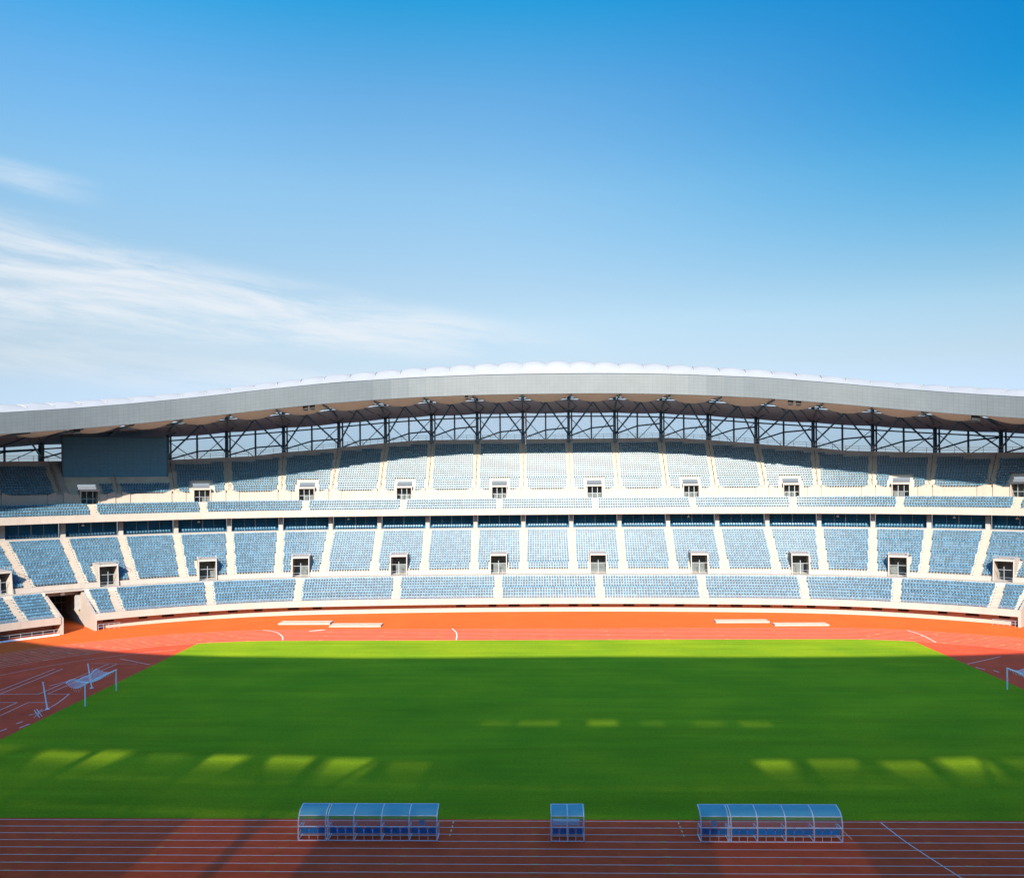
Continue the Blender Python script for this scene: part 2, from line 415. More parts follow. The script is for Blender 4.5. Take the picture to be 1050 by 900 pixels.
for k in range(8):
    for t in (-62, -50, -38, -27, -15, -4, 8): 
        a = R(90 - t) if False else R(t)
    for xx in np.arange(-36, 40, 9.): strip(tk, [(xx - .25, 36.5 + 1.22 * k), (xx + .25, 36.5 + 1.22 * k)], .2, .0155) if (int(xx) + k) % 3 == 0 else None
    for dg in np.arange(8, 60, 9.): 
        for sx in (-1, 1):
            rr = 36.5 + 1.22 * k; t = R(90 - dg - k * 1.2); c = (sx * (42.2 + rr * math.cos(t)), rr * math.sin(t)); strip(tk, [(c[0] - .3, c[1]), (c[0] + .3, c[1])], .22, .0155) if k % 2 == 0 else None
tag(tk.build('track_marks', M['tick']), kind='structure')

# long-jump pits: raised covered boxes beside the far straight
for nm, x0, x1, y0, y1 in (('longer outer pit on the left, nearest the stand wall', -47., -38., 51.4, 54.2), ('pit second from the left, nearer the lanes', -37.5, -28.7, 48.7, 51.4),
                           ('pit third from the left, nearer the stand wall', 28.3, 37.4, 51.6, 54.0), ('rightmost pit, nearer the lanes', 37.4, 46.4, 48.3, 50.4)):
    pass
PITS = ((-47., -38., 51.4, 54.2, 'leftmost beige covered jump pit on the orange apron'), (-37.5, -28.7, 48.7, 51.4, 'beige covered jump pit second from left, close to the lanes'),
        (28.3, 37.4, 51.6, 54.0, 'beige covered jump pit third from left, close to the stand wall'), (37.4, 46.4, 48.3, 50.4, 'rightmost beige covered jump pit near the far lanes'))
for x0, x1, y0, y1, lab in PITS:
    c = ((x0 + x1) / 2, (y0 + y1) / 2, 0.)
    t = thing('jump_pit', lab, 'jump pit', c, 0, 'jump pits on the far apron')
    b = MB(); w, d = (x1 - x0), (y1 - y0)
    for px, py, sx, sy in ((c[0], y0 + .06, w, .12), (c[0], y1 - .06, w, .12), (x0 + .06, c[1], .12, d - .24), (x1 - .06, c[1], .12, d - .24)): b.box((px, py, .13), (sx, sy, .26))
    b.build('border', M['concrete'], t)
    b = MB(); nx, ny = 18, 6
    b.grid([[(x0 + .12 + (w - .24) * i / nx, y0 + .12 + (d - .24) * j / ny, .24 + .05 * math.sin(i * .9) * math.sin(j * 1.3 + i * .4) * (0 < i < nx) * (0 < j < ny)) for j in range(ny + 1)] for i in range(nx + 1)])
    b.build('cover', M['sand'], t, True)

# ------------------------------------------------------------------ lower front tier (three sections, split by the tunnels)
SEATS = []         # (pos, facing angle, tier, block key, pale?)
def seat_rows(T, edges, tier, rows=None, skip=None, w=.60, pitch=.50, ntop=None, back=.42, pale=None):
    """edges: list of (phi0, phi1, block name, trim0, trim1)"""
    rows = T['n'] if rows is None else rows
    for i in range(rows):
        s = T['s'] + i * T['d'] + back; z = T['z'] + i * T['r']
        for a, b, key, t0, t1 in edges:
            ph = np.array(span(a, b)); xy = np.array([plan(p, s) for p in ph]); d = np.r_[0, np.cumsum(np.hypot(*np.diff(xy, axis=0).T))]
            Ln = d[-1] - t0 - t1; n = int(Ln / pitch)
            if n < 1: continue
            off = t0 + (Ln - n * pitch) / 2
            for k in range(n):
                q = float(np.interp(off + (k + .5) * pitch, d, ph))
                if skip and skip(i, q, s): continue
                if ntop and i > ntop(q) - 1.2: continue
                x, y = plan(q, s)
                SEATS.append((x, y, z, q, tier, key, i, 0))

def end_wall(mb, phi, T, rows, thick, lift=.45, zb=0., s_end=None, s_front=None):
    """sloping concrete cheek wall that closes a tier at a tunnel or gap"""
    L = Loc(phi); s0 = T['s'] - .35 if s_front is None else s_front; s1 = T['s'] + rows * T['d'] + .3 if s_end is None else s_end
    z0 = T['z'] + lift; z1 = T['z'] + rows * T['r'] + lift
    a0, a1 = (0, thick) if thick > 0 else (thick, 0)
    mb.hexa([L(a0, s0, zb), L(a1, s0, zb), L(a1, s1, zb), L(a0, s1, zb), L(a0, s0, z0), L(a1, s0, z0), L(a1, s1, z1), L(a0, s1, z1)])

def front_tier(a, b, label, stairs, vents, ends, back=.75):
    base = (*plan((a + b) / 2, 0), 0)
    t = thing('seating_tier', label, 'seating tier', base)
    mb = MB(); terrace(mb, FRONT, a, b)
    ph = span(a, b)
    sweep(mb, [(FRONT['s'] + 9 * .86, FRONT['z'] + 8 * .41 + .03), (9.22, 6.22)][::1] if False else [(6.85, 5.43), (6.9, 6.2), (9.25, 6.2)], ph)
    mb.build('terrace', M['concrete_floor'], t)
    mb = MB(); sweep(mb, [(-1.30, 1.72), (-.92, 1.72), (-.92, 2.86), (-1.30, 2.86)], ph, True); mb.build('front_parapet', M['concrete'], t)
    mb = MB(); sweep(mb, [(-.92, 1.74), (back + .3, 1.74)], ph); mb.build('soffit', M['grey_wall'], t)
    mb = MB(); sweep(mb, [(back, 0), (back + .25, 0), (back + .25, 1.73), (back, 1.73)], ph, True); mb.build('base_wall', M['wall'], t)
    for p, w in vents:
        L = Loc(p); vb = MB(); L.box(vb, -w, w, back - .10, back - .003, 1.02, 1.66)
        for k in range(4): L.box(vb, -w, w, back - .13, back - .10, 1.06 + k * .16, 1.12 + k * .16)
        vb.build('vent', M['dark'], t)
    for u in stairs: stair('aisle_stairs', u, FRONT, t, 9)
    for p, th in ends:
        mb = MB(); end_wall(mb, p, FRONT, 9, th, .5, 0., 9.2); mb.build('cheek_wall', M['concrete'], t)
    railing('front_railing', lambda p: (-.99, 2.86), ph[::2] + ([ph[-1]] if len(ph) % 2 == 0 else []), .35, t, 2.4, .02)
    railing('aisle_railing', lambda p: (6.95, 6.2), ph[::2] + ([ph[-1]] if len(ph) % 2 == 0 else []), .95, t, 2.4, .02)
    return t
def vent_list(a, b):
    out = []; step = 5.1; p = a + R(2)
    k = 0
    while p < b:
        out.append((p + .6 / (R1 if abs(p) < F1 else R2) * math.sin(k * 2.3), (.85, .7, 1.0, .8)[k % 4])); p += step / (R1 if abs(p) < F1 else R2); k += 1
    return out
ct = front_tier(-A_TUN0, A_TUN0, 'long curved front seating tier along the far straight between two tunnels', [u for u in ODD if abs(u) < 10], vent_list(-A_TUN0, A_TUN0), ((-A_TUN0, -.4), (A_TUN0, .4)))
lt = front_tier(-A_END, -A_TUN1, 'short corner front seating tier left of the dark vehicle tunnel', [-11], [], ((-A_TUN1, .4),), 2.8)
rt = front_tier(A_TUN1, A_END, 'corner front seating tier right of the right tunnel, cut by the frame', [11], [], ((A_TUN1, -.4),), 2.8)
# low kerb and rail in front of the left corner tier
for t, a, b in ((lt, -A_END, -A_TUN1 - R(.3)), (rt, A_TUN1 + R(.3), A_END)):
    mb = MB(); sweep(mb, [(-1.5, 0), (-1.25, 0), (-1.25, .22), (-1.5, .22)], span(a, b), True); mb.build('kerb', M['white'], t)
    railing('rail', lambda p: (-1.0, 0.), span(a, b), .9, t, 1.2, .03)
for sg, t in ((-1, ct), (1, ct)):
    ph = span(sg * A_TUN0 - R(3.4) * (sg > 0) + R(.2) * (sg < 0), sg * A_TUN0 + R(3.4) * (sg < 0) - R(.2) * (sg > 0)); railing('rail', lambda p: (-1.15, 0.), ph, 1.0, t, 1.0, .03, 'rail')

def front_edges():
    e = []
    us = [u for u in ODD if abs(u) < 10]
    cuts = [-A_TUN0] + [bay(u) for u in us] + [A_TUN0]
    for i, (p, q) in enumerate(zip(cuts[:-1], cuts[1:])):
        e.append((p, q, 'front%d' % i, .55 if i == 0 else .65, .55 if i == len(cuts) - 2 else .65))
    e.append((-R(75), bay(-11), 'corner_far', .3, .65)); e.append((bay(-11), -A_TUN1, 'corner_tunnel', .65, .55))
    e.append((A_TUN1, bay(11), 'rcorner_tunnel', .55, .65)); e.append((bay(11), R(60), 'rcorner_far', .65, .3))
    return e
seat_rows(FRONT, front_edges(), 'front')

# ------------------------------------------------------------------ main lower tier
mt = thing('seating_tier', 'tall middle seating tier between the front seats and the dark glazed boxes', 'seating tier', (*plan(0, 9.2), 0))
mb = MB()
VR_M = 6                                      # rows a lower vomitory cuts through
terrace(mb, MID, -A_END, A_END, blocked=lambda i: [vom_block(u, MID['s'] + i * MID['d']) for u in ODD] if i < VR_M else [])
mb.build('terrace', M['concrete_floor'], mt)
mb = MB()
for c, d in clip_intervals(-A_END, A_END, [vom_block(u, 9.2) for u in ODD]):
    sweep(mb, [(9.15, 6.2), (9.15, 7.02), (9.4, 7.02)], span(c, d))
mb.build('aisle_wall', M['concrete'], mt)
for k in range(-12, 12): stair('aisle_stairs', k + .5, MID, mt, 17, .62)
mb = MB(); ph = span(-A_END, A_END)
sweep(mb, [(22.95, 12.8), (22.95, 14.45), (23.15, 14.45), (23.15, 14.3), (25.2, 14.3), (25.2, 13.0)], ph); mb.build('top_parapet', M['concrete'], mt)
for u in ODD:
    L = Loc(bay(u)); s0 = 9.16; z0 = 6.2; zt = 9.75
    p = MB(); L.box(p, -1.66, 1.66, s0, s0 + 5.6, zt, zt + .34)
    for e in (-1, 1):
        a0, a1 = (-1.66, -1.50) if e < 0 else (1.50, 1.66)
        p.hexa([L(a0, s0 - .55, z0), L(a1, s0 - .55, z0), L(a1, s0 + 5.6, z0), L(a0, s0 + 5.6, z0), L(a0, s0 - .05, zt - .003), L(a1, s0 - .05, zt - .003), L(a1, s0 + 5.6, zt - .003), L(a0, s0 + 5.6, zt - .003)])
    v = p.build('vomitory', M['wall'], mt)
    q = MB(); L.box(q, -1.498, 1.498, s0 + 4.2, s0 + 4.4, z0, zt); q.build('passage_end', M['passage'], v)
    q = MB(); L.box(q, -.05, .05, s0 + .3, s0 + .36, z0, z0 + 2.6)
    L.box(q, -1.49, 1.49, s0 + .3, s0 + .35, z0 + 2.0, z0 + 2.08); q.build('gate', M['rail'], v)
    q = MB(); q.face([L(-1.5, s0 - .3, z0 + .005), L(1.5, s0 - .3, z0 + .005), L(1.5, s0 + 4.2, z0 + .005), L(-1.5, s0 + 4.2, z0 + .005)]); q.build('passage_floor', M['concrete_floor'], v)
    q = MB()
    for e in (-1.66, 1.66): q.beam(L(e, s0 - .5, zt + .9), L(e, s0 + 3.2, zt + .9), .05); [q.beam(L(e, s0 - .4 + k * 1.2, zt + .34), L(e, s0 - .4 + k * 1.2, zt + .9), .05) for k in range(4)]
    q.beam(L(-1.66, s0 - .0, zt + .9), L(1.66, s0 - .0, zt + .9), .05); q.build('guard_rail', M['rail'], v)
def mid_edges():
    us = [k + .5 for k in range(-12, 12)]
    return [(bay(a), bay(b), 'mid%d' % i, .68, .68) for i, (a, b) in enumerate(zip(us[:-1], us[1:]))]
def skip_mid(i, q, s):
    if i >= VR_M: return False
    for u in ODD:
        a, b = vom_block(u, s); w = .32 / R2 if abs(q) > F1 else .32 / R1
        if a - w < q < b + w: return True
    return False
seat_rows(MID, mid_edges(), 'mid', skip=skip_mid)

# ------------------------------------------------------------------ glazed boxes under the balcony
bx = thing('glazed_box_row', 'band of dark blue glazed boxes between concrete columns under the balcony', 'glazed boxes', (*plan(0, 25), 14.3))
for k in range(-12, 12):
    a, b = bay(k - .5 + .05), bay(k + .5 - .05)
    w = MB(); sweep(w, [(25.0, 14.5), (25.0, 17.1)], span(a, b)); g = w.build('window', M['box_glass'], bx)
    for f in (.27, .5, .73): q = MB(); L = Loc(a + (b - a) * f); L.box(q, -.07 if f == .5 else -.03, .07 if f == .5 else .03, 24.93, 24.985, 14.5, 17.1); q.build('mullion', M['rail'], g)
    c = MB(); L = Loc(bay(k - .5)); L.box(c, -.42, .42, 23.5, 24.9, 14.302, 17.2); c.build('column', M['grey_wall'], bx)
    if k in (-9, -7, -4, 3, 6, 8, 9):
        q = MB(); L = Loc(a + (b - a) * (.3 + .04 * (k % 5))); q.tube(L(0, 24.6, 17.15), L(0, 24.6, 16.7), .04); q.tube(L(0, 24.6, 16.72), L(0, 24.6, 16.42), .22, 10, 0, .3); q.build('lamp', M['white'], bx)
BOXT = dict(s=23.3, z=14.5, d=.8, r=.4, n=1)
seat_rows(BOXT, [(bay(k - .5), bay(k + .5), 'box%d' % k, .75, .75) for k in range(-12, 12)], 'box', pitch=.55)

# ------------------------------------------------------------------ upper tier and balcony
ut = thing('seating_tier', 'steep upper seating tier and cream balcony below the roof trusses', 'seating tier', (*plan(0, 20), 17))
mb = MB(); sweep(mb, [(20.0, 17.34), (20.3, 17.34), (20.3, 18.72), (20.0, 18.72)], ph, True); mb.build('balcony_parapet', M['concrete'], ut)
mb = MB(); sweep(mb, [(20.3, 17.36), (26.5, 17.2)], ph); mb.build('balcony_soffit', M['grey_wall'], ut)
mb = MB(); terrace(mb, BALC, -A_END, A_END); sweep(mb, [(24.5, 20.1), (24.52, 20.6), (26.05, 20.6)], ph); mb.build('balcony_terrace', M['concrete_floor'], ut)
for u in ODD: stair('aisle_stairs', u, BALC, ut, 5, .55)
seat_rows(BALC, [(bay(a), bay(b), 'balc%d' % a, .62, .62) for a, b in zip(ODD[:-1], ODD[1:])], 'balcony')
VR_U = 5
SB0, SB1 = R(-39.4), R(-27.6)                # scoreboard opening
def blk_upper(i):
    b = [vom_block(u, UPPER['s'] + i * UPPER['d']) for u in ODD] if i < VR_U else []
    return b
mb = MB(); terrace(mb, UPPER, -A_END, A_END, 22, blk_upper, n_top); mb.build('upper_terrace', M['concrete_floor'], ut)
mb = MB()
for c, d in clip_intervals(-A_END, A_END, [vom_block(u, 26) for u in ODD]):
    sweep(mb, [(25.95, 20.6), (25.95, 22.5), (26.3, 22.5)], span(c, d))
mb.build('aisle_wall', M['concrete'], ut)
def top_sz(p): n = n_top(p); return UPPER['s'] + n * UPPER['d'], UPPER['z'] + n * UPPER['r']
def walkway(p):
    s, z = top_sz(p); return [(s, z - 1.2), (s, z + .95), (s + .25, z + .95), (s + .25, z + .25), (max(s + 2.2, 46), z + .25)]
mb = MB(); sweepf(mb, walkway, span(-A_END, A_END)); mb.build('rear_walkway', M['grey_wall'], ut)
railing('rear_railing', lambda p: (top_sz(p)[0] + .12, top_sz(p)[1] + .95), span(-R(60), R(60)), 1.05, ut, 1.9, .035)
for k in range(-11, 11):
    u = k + .5; nt = int(n_top(bay(u)))
    rows = nt
    stair('aisle_stairs', u, UPPER, ut, rows, .60, rail=True)
    # flared concrete wings where each aisle meets the cross aisle
    L = Loc(bay(u)); p = MB()
    for e in (-1, 1):
        a = [(e * .62, 22.45 + .55), (e * 2.1, 22.45 + .06), (e * 2.1, 20.65), (e * .62, 20.65)]
        f = [L(x, 25.72, z) for x, z in a]; bk = [L(x, 26.55, z + (.0 if z < 21 else .12)) for x, z in a]
        for q in range(4): p.face([f[q], f[(q + 1) % 4], bk[(q + 1) % 4], bk[q]])
        p.face(f); p.face(bk)
    p.build('stair_wing', M['concrete'], ut)
for u in ODD:
    L = Loc(bay(u)); s0 = 25.9; z0 = 20.6; zt = 23.1
    p = MB(); L.box(p, -1.80, 1.80, s0 - .3, s0 + 3.2, zt, zt + .36)
    for e in (-1, 1):
        a0, a1 = (-1.72, -1.54) if e < 0 else (1.54, 1.72)
        L.box(p, a0, a1, s0 - .2, s0 + 4.4, z0, zt - .003)
    v = p.build('vomitory', M['wall'], ut)
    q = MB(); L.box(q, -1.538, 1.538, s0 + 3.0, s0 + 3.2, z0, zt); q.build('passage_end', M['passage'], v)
    q = MB()
    for x in (-.5, .6): L.box(q, x - .05, x + .05, s0 + .2, s0 + .26, z0, z0 + 2.74)
    L.box(q, -1.41, 1.41, s0 + .2, s0 + .26, z0 + 1.0, z0 + 1.08); q.build('gate', M['rail'], v)
    q = MB(); q.face([L(-1.42, s0 - .2, z0 + .005), L(1.42, s0 - .2, z0 + .005), L(1.42, s0 + 3., z0 + .005), L(-1.42, s0 + 3., z0 + .005)]); q.build('passage_floor', M['concrete_floor'], v)
def skip_up(i, q, s):
    if SB0 - R(.5) < q < SB1 + R(.4) and i > 3: return True
    if bay(-9.5) - R(.1) < q < SB0 + R(1): return True
    if i >= VR_U: return False
    for u in ODD:
        a, b = vom_block(u, s); w = .45 / (R2 if abs(q) > F1 else R1)
        if a - w < q < b + w: return True
    return False
def pale_up(i, q):
    d = abs(math.degrees(q)); return i > 1.5 + max(0, (d - 6.0)) * 1.35
us = [k + .5 for k in range(-11, 11)]
seat_rows(UPPER, [(bay(a), bay(b), 'upper%d' % i, .68, .68) for i, (a, b) in enumerate(zip(us[:-1], us[1:]))], 'upper', 22, skip_up, ntop=n_top, pale=pale_up)

# ------------------------------------------------------------------ seats
def seat_geo(nice=False):
    v, f = [], []
    def hx(c):
        i = len(v); v.extend(c)
        for q in ((0, 3, 2, 1), (4, 5, 6, 7), (0, 1, 5, 4), (1, 2, 6, 5), (2, 3, 7, 6), (3, 0, 4, 7)): f.append(tuple(i + k for k in q))
    w = .190                       # y < 0 is the front (towards the pitch)
    hx([(-w, -.24, .38), (w, -.24, .38), (w, .16, .35), (-w, .16, .35), (-w, -.24, .43), (w, -.24, .43), (w, .16, .40), (-w, .16, .40)])
    hx([(-w, .12, .37), (w, .12, .37), (w, .18, .37), (-w, .18, .37), (-w * .92, .187, .74), (w * .92, .187, .74), (w * .92, .237, .74), (-w * .92, .237, .74)])
    hx([(-.03, -.05, .0), (.03, -.05, .0), (.03, .12, .0), (-.03, .12, .0), (-.03, -.05, .38), (.03, -.05, .38), (.03, .12, .36), (-.03, .12, .36)])
    return np.array(v, float), f
SV, SF = seat_geo()
CAM = np.array((-1.70, -101.8, 25.1)); YAW, ROLL, FPX, U0, V0 = -.0301, .0085, 915.9, 525., 489.6
def project(x, y, z):
    d = np.array((x, y, z)) - CAM; c, s = math.cos(YAW), math.sin(YAW)
    xr, dp = c * d[0] - s * d[1], s * d[0] + c * d[1]; u, v = FPX * xr / dp, -FPX * d[2] / dp
    return U0 + math.cos(ROLL) * u + math.sin(ROLL) * v, V0 - math.sin(ROLL) * u + math.cos(ROLL) * v, dp
LAB = {'corner_far': 'blue plastic seat in the corner front tier, far left of its stair aisle', 'corner_tunnel': 'blue plastic seat in the corner front tier between stair aisle and dark tunnel',
       'front0': 'blue plastic seat in the narrow front block just right of the dark tunnel', 'mid0': 'blue plastic seat in the leftmost middle block, cut by the picture edge',
       'mid1': 'blue plastic seat in the middle block directly above the dark left tunnel', 'mid2': 'blue plastic seat in the middle block above right of the dark left tunnel'}
rows_ = {}
for n, (x, y, z, q, tier, key, i, pale) in enumerate(SEATS):
    px, py, d = project(x, y, z + .5)
    if key in LAB and 1 < px < 1049 and 1 < py < 899: rows_.setdefault((key, i), []).append((d, n))
keep = set()                                   # whole rows, the ones that show largest first
for k in sorted(rows_, key=lambda k: sum(d for d, _ in rows_[k]) / len(rows_[k])):
    if len(keep) + len(rows_[k]) <= 300: keep.update(n for _, n in rows_[k])
sm = bpy.data.meshes.new('stadium_seat'); sm.from_pydata(SV.tolist(), [], SF); sm.materials.append(M['seat'])
rest = [[]]
for n, (x, y, z, q, tier, key, i, pale) in enumerate(SEATS):
    rz = -q
    if n in keep:
        o = bpy.data.objects.new('stadium_seat', sm); COL.objects.link(o); o.location = (x, y, z); o.rotation_euler = (0, 0, rz)
        lab = LAB[key]
        tag(o, lab, 'seat', lab.replace('seat', 'seats', 1))
    else:
        rest[pale].append((x, y, z, rz))
def seat_mass():
    V, F, I = [], [], []; base = 0; nf = len(SF); FA = np.array(SF)
    for mi, lst in enumerate(rest):
        if not lst: continue
        A = np.array(lst); c, s = np.cos(A[:, 3]), np.sin(A[:, 3])
        X = A[:, None, 0] + c[:, None] * SV[None, :, 0] - s[:, None] * SV[None, :, 1]
        Y = A[:, None, 1] + s[:, None] * SV[None, :, 0] + c[:, None] * SV[None, :, 1]
        Z = A[:, None, 2] + SV[None, :, 2]
        v = np.stack([X, Y, Z], -1).reshape(-1, 3); f = (FA[None] + (np.arange(len(A)) * len(SV))[:, None, None] + base).reshape(-1, 4)
        base += len(v); V.append(v); F.append(f); I.append(np.full(len(f), mi, np.int32))
    V = np.concatenate(V); F = np.concatenate(F); I = np.concatenate(I)
    me = bpy.data.meshes.new('stadium_seats'); me.vertices.add(len(V)); me.vertices.foreach_set('co', V.ravel())
    me.loops.add(F.size); me.loops.foreach_set('vertex_index', F.ravel().astype(np.int32)); me.polygons.add(len(F))
    me.polygons.foreach_set('loop_start', np.arange(0, F.size, 4, dtype=np.int32)); me.polygons.foreach_set('material_index', I)
    me.materials.append(M['seat'])
    me.polygons.foreach_set('use_smooth', np.zeros(len(F), bool)); me.update(calc_edges=True); me.validate()
    o = bpy.data.objects.new('stadium_seats', me); COL.objects.link(o)
    tag(o, 'rows of blue plastic seats filling all tiers of the stand', 'seats', kind='stuff')
seat_mass()

# ------------------------------------------------------------------ vehicle tunnels
for sg, lab in ((-1, 'dark vehicle tunnel mouth with red floor at the left corner'), (1, 'vehicle tunnel mouth with white cheek wall at the right edge')):
    c = sg * (A_TUN0 + A_TUN1) / 2; L = Loc(c); base = L(0, 5, 0)
    t = thing('vehicle_tunnel', lab, 'tunnel', base)
    lo, hi = sorted((sg * A_TUN0, sg * A_TUN1)); H0 = 5.25
    mb = MB(); sweep(mb, [(8.7, H0), (9.3, H0), (9.3, 6.19), (8.7, 6.19)], [lo - R(.2), (lo + hi) / 2, hi + R(.2)], True); mb.build('lintel', M['concrete'], t)
    mb = MB(); L.box(mb, -3.3, -3.0, 8.0, 26, 0, H0); mb.build('side_wall', M['wall'], t)
    mb = MB(); L.box(mb, 3.0, 3.3, 8.0, 26, 0, H0); mb.build('side_wall', M['wall'], t)
    mb = MB(); L.box(mb, -3.3, 3.3, 9.32, 26, H0, H0 + .3); mb.build('ceiling', M['grey_wall'], t)
    mb = MB(); L.box(mb, -3.0, 3.0, 25.6, 26, 0.02, H0); mb.build('end_wall', M['dark'], t)
    mb = MB()
    for k in range(7): L.box(mb, -3.0 + k, -2.96 + k, 17., 17.05, .02, H0)
    for k in range(4): L.box(mb, -3.0, 3.0, 17.06, 17.1, .6 + k * 1.2, .65 + k * 1.2)
    mb.build('gate', M['rail'], t)
    q = MB(); L.box(q, -.35, .35, 8.35, 8.65, H0 + .02, H0 + .5); q.build('lamp', M['white'], t)
    mb = MB(); ph = [lo, (lo + hi) / 2, hi]; sweep(mb, [(6.9, 6.0), (8.7, 6.0), (8.7, 6.2), (6.9, 6.2)], ph, True); mb.build('bridge_slab', M['concrete'], t)
    q = MB(); L.box(q, 2.0 if sg < 0 else -2.9, 2.9 if sg < 0 else -2.0, 8.2, 8.68, 2.6, H0); q.build('control_box', M['grey_wall'], t)

# ------------------------------------------------------------------ roof
FZ = ([0, 9, 16.5, 24, 29, 35.6, 42.6, 47, 52, 58, 67, 81, 93, 108, 120, 138, 160], [42.0, 42.0, 41.85, 41.58, 41.3, 40.75, 40.1, 39.55, 38.95, 38.25, 37.08, 35.4, 34.1, 32.7, 31.8, 31.4, 31.4])   # against metres along the edge
SFT = ([0, 20, 30, 38, 46, 54, 65, 80, 100, 120, 160], [14.5, 14.4, 13.6, 11.8, 9.5, 8.0, 7.2, 6.8, 7., 9., 12.])   # against metres along the edge
def along(phi): a = abs(phi); return (R1 + 14) * a if a < F1 else (R1 + 14) * F1 + (R2 + 14) * (a - F1)
def smooth_table(T, n):
    d = np.linspace(0, 180, 721); z = np.interp(d, *T); k = np.hanning(2 * n + 1); k /= k.sum()
    return d, np.convolve(np.r_[z[n:0:-1], z, z[-2:-n - 2:-1]], k, 'valid')
_SD, _SZ = smooth_table(SFT, 34)
def sf(phi): return float(np.interp(along(phi), _SD, _SZ))
def rs(phi, s, near=False): f = 14.5 if near else sf(phi); return f + (s - 14.5) * (46 - f) / 31.5 if s < 46 else s
def Pr(phi, s, z, near=False): return P3(phi, rs(phi, s, near), z, near)
class LocR(Loc):
    def __call__(self, a, s, z): return Loc.__call__(self, a, rs(self.phi, s), z)
_ZD, _ZZ = smooth_table(FZ, 26)
def zr(phi): return float(np.interp(along(phi), _ZD, _ZZ))
NZ = ([0, 6, 17, 30, 45, 60, 90], [42.0, 41.5, 41., 40., 38., 35, 32])
def zn(phi): return float(np.interp(abs(math.degrees(phi)), *NZ))
SF0 = 14.5
_CD, _CZ = smooth_table(([0, 17, 28, 44, 52, 66, 97, 160], [7.1, 6.7, 6.35, 6.05, 5.9, 5.5, 5.4, 5.3]), 40)
def crest(phi): return float(np.interp(along(phi), _CD, _CZ))
rf = thing('stadium_roof', 'sweeping white membrane roof with grey edge band and dark steel trusses', 'roof', (*plan(0, 43), 33))
ph = span(-R(90), R(90))
# edge cladding with a real thickness, UVs in metres
def cladding(near, zf, name):
    fine = ph; V, Fc, UV = [], [], []; acc = 0; prev = None
    prof = [(.6, -.02), (0., 0.), (.0, .02), (.10, 3.96), (.14, 4.0), (.6, 4.02)]
    ln_ = np.r_[0, np.cumsum(np.hypot(*np.diff(np.array(prof), axis=0).T))]
    g = []; al = []
    for p in fine:
        z = zf(p); k_ = 1 - .12 * min(1, abs(p) / R(50)); f_ = 14.5 if near else sf(p); g.append([P3(p, f_ + s, z + h * k_, near) for s, h in prof])
        if prev is not None: acc += math.dist(g[-1][1], prev)
        prev = g[-1][1]; al.append(acc)
    mb = MB(); mb.grid(g); o = mb.build(name, M['cladding'], rf)
    uv = o.data.uv_layers.new(name='UVMap'); nb = len(prof); dat = np.zeros((len(o.data.loops), 2))
    vi = np.zeros(len(o.data.loops), np.int32); o.data.loops.foreach_get('vertex_index', vi)
    dat[:, 0] = np.array(al)[vi // nb]; dat[:, 1] = ln_[vi % nb]; uv.data.foreach_set('uv', dat.ravel())
cladding(False, zr, 'edge_cladding'); cladding(True, zn, 'edge_cladding')
# ridge of white cushions, two to each bay
def cushion(a, b, near, zf, name='membrane_cushion', amp=.95):
    nf = 9; ss = [SF0 + .15, 16.2, 18., 20., 22., 25., 29., 34., 40., 46.]
    def zv(s, p):
        c = crest(p); x = (s - SF0) / 7.5
        return zf(p) + 4.0 - .45 * min(1, abs(p) / R(50)) + (c - 4.0) * math.sin(min(1., x) * math.pi / 2) - max(0., s - 22.) * .135
    g = []
    for k in range(nf):
        f = k / (nf - 1); p = a + (b - a) * f; row = []
        for s in ss:
            e = (amp * .68 - .33 * min(1, abs(p) / R(14))) * min(1., max(0, (s - 15.5) / 6.)) * (1 - (2 * f - 1) ** 2) ** .75
            row.append(P3(p, rs(p, s) if s > 22 else sf(p) + (s - SF0), zv(s, p) + e + .02, near))
        g.append(row)
    mb = MB(); mb.grid(g); mb.build(name, M['membrane'], rf, True)
    return zv
UB = [bay(k / 2) for k in range(-26, 27)]; UB = [u for u in UB if abs(u) < R(89)]
UB = [-R(90)] + UB + [R(90)]
for a, b in zip(UB[:-1], UB[1:]): zv = cushion(a, b, False, zr)
nb = MB()
g = []
for p in span(-R(90), R(90)):
    c = crest(p); row = []
    for s in (SF0 + .15, 18., 22., 29., 46.5): row.append(Pr(p, s, zn(p) + 4.02 + (c - 3.2) * math.sin(min(1., (s - SF0) / 7.5) * math.pi / 2) - max(0, s - 22) * .135, True))
    g.append(row)
nb.grid(g); nb.build('roof_deck', M['grey_wall'], rf)
nb = MB(); sweepf(nb, lambda p: [(15., zn(p)), (30., zn(p) + .3)], span(-R(90), R(90)), near=True); nb.build('soffit_panel', M['near_dark'], rf)
# valley ribs between the cushions
for a in UB[1:-1]:
    q = MB(); c = crest(a); pts = [P3(a, sf(a) + s - SF0, zr(a) + 4.09 - .45 * min(1, abs(a) / R(50)) + (c - 4.) * math.sin(min(1., (s - SF0) / 7.5) * math.pi / 2) - max(0, s - 22) * .135) for s in (17., 18.2, 19.5, 20.7, 22.)]
    for x, y in zip(pts[:-1], pts[1:]): q.beam(x, y, .16, .22)
    q.build('valley_rib', M['grey_wall'], rf)
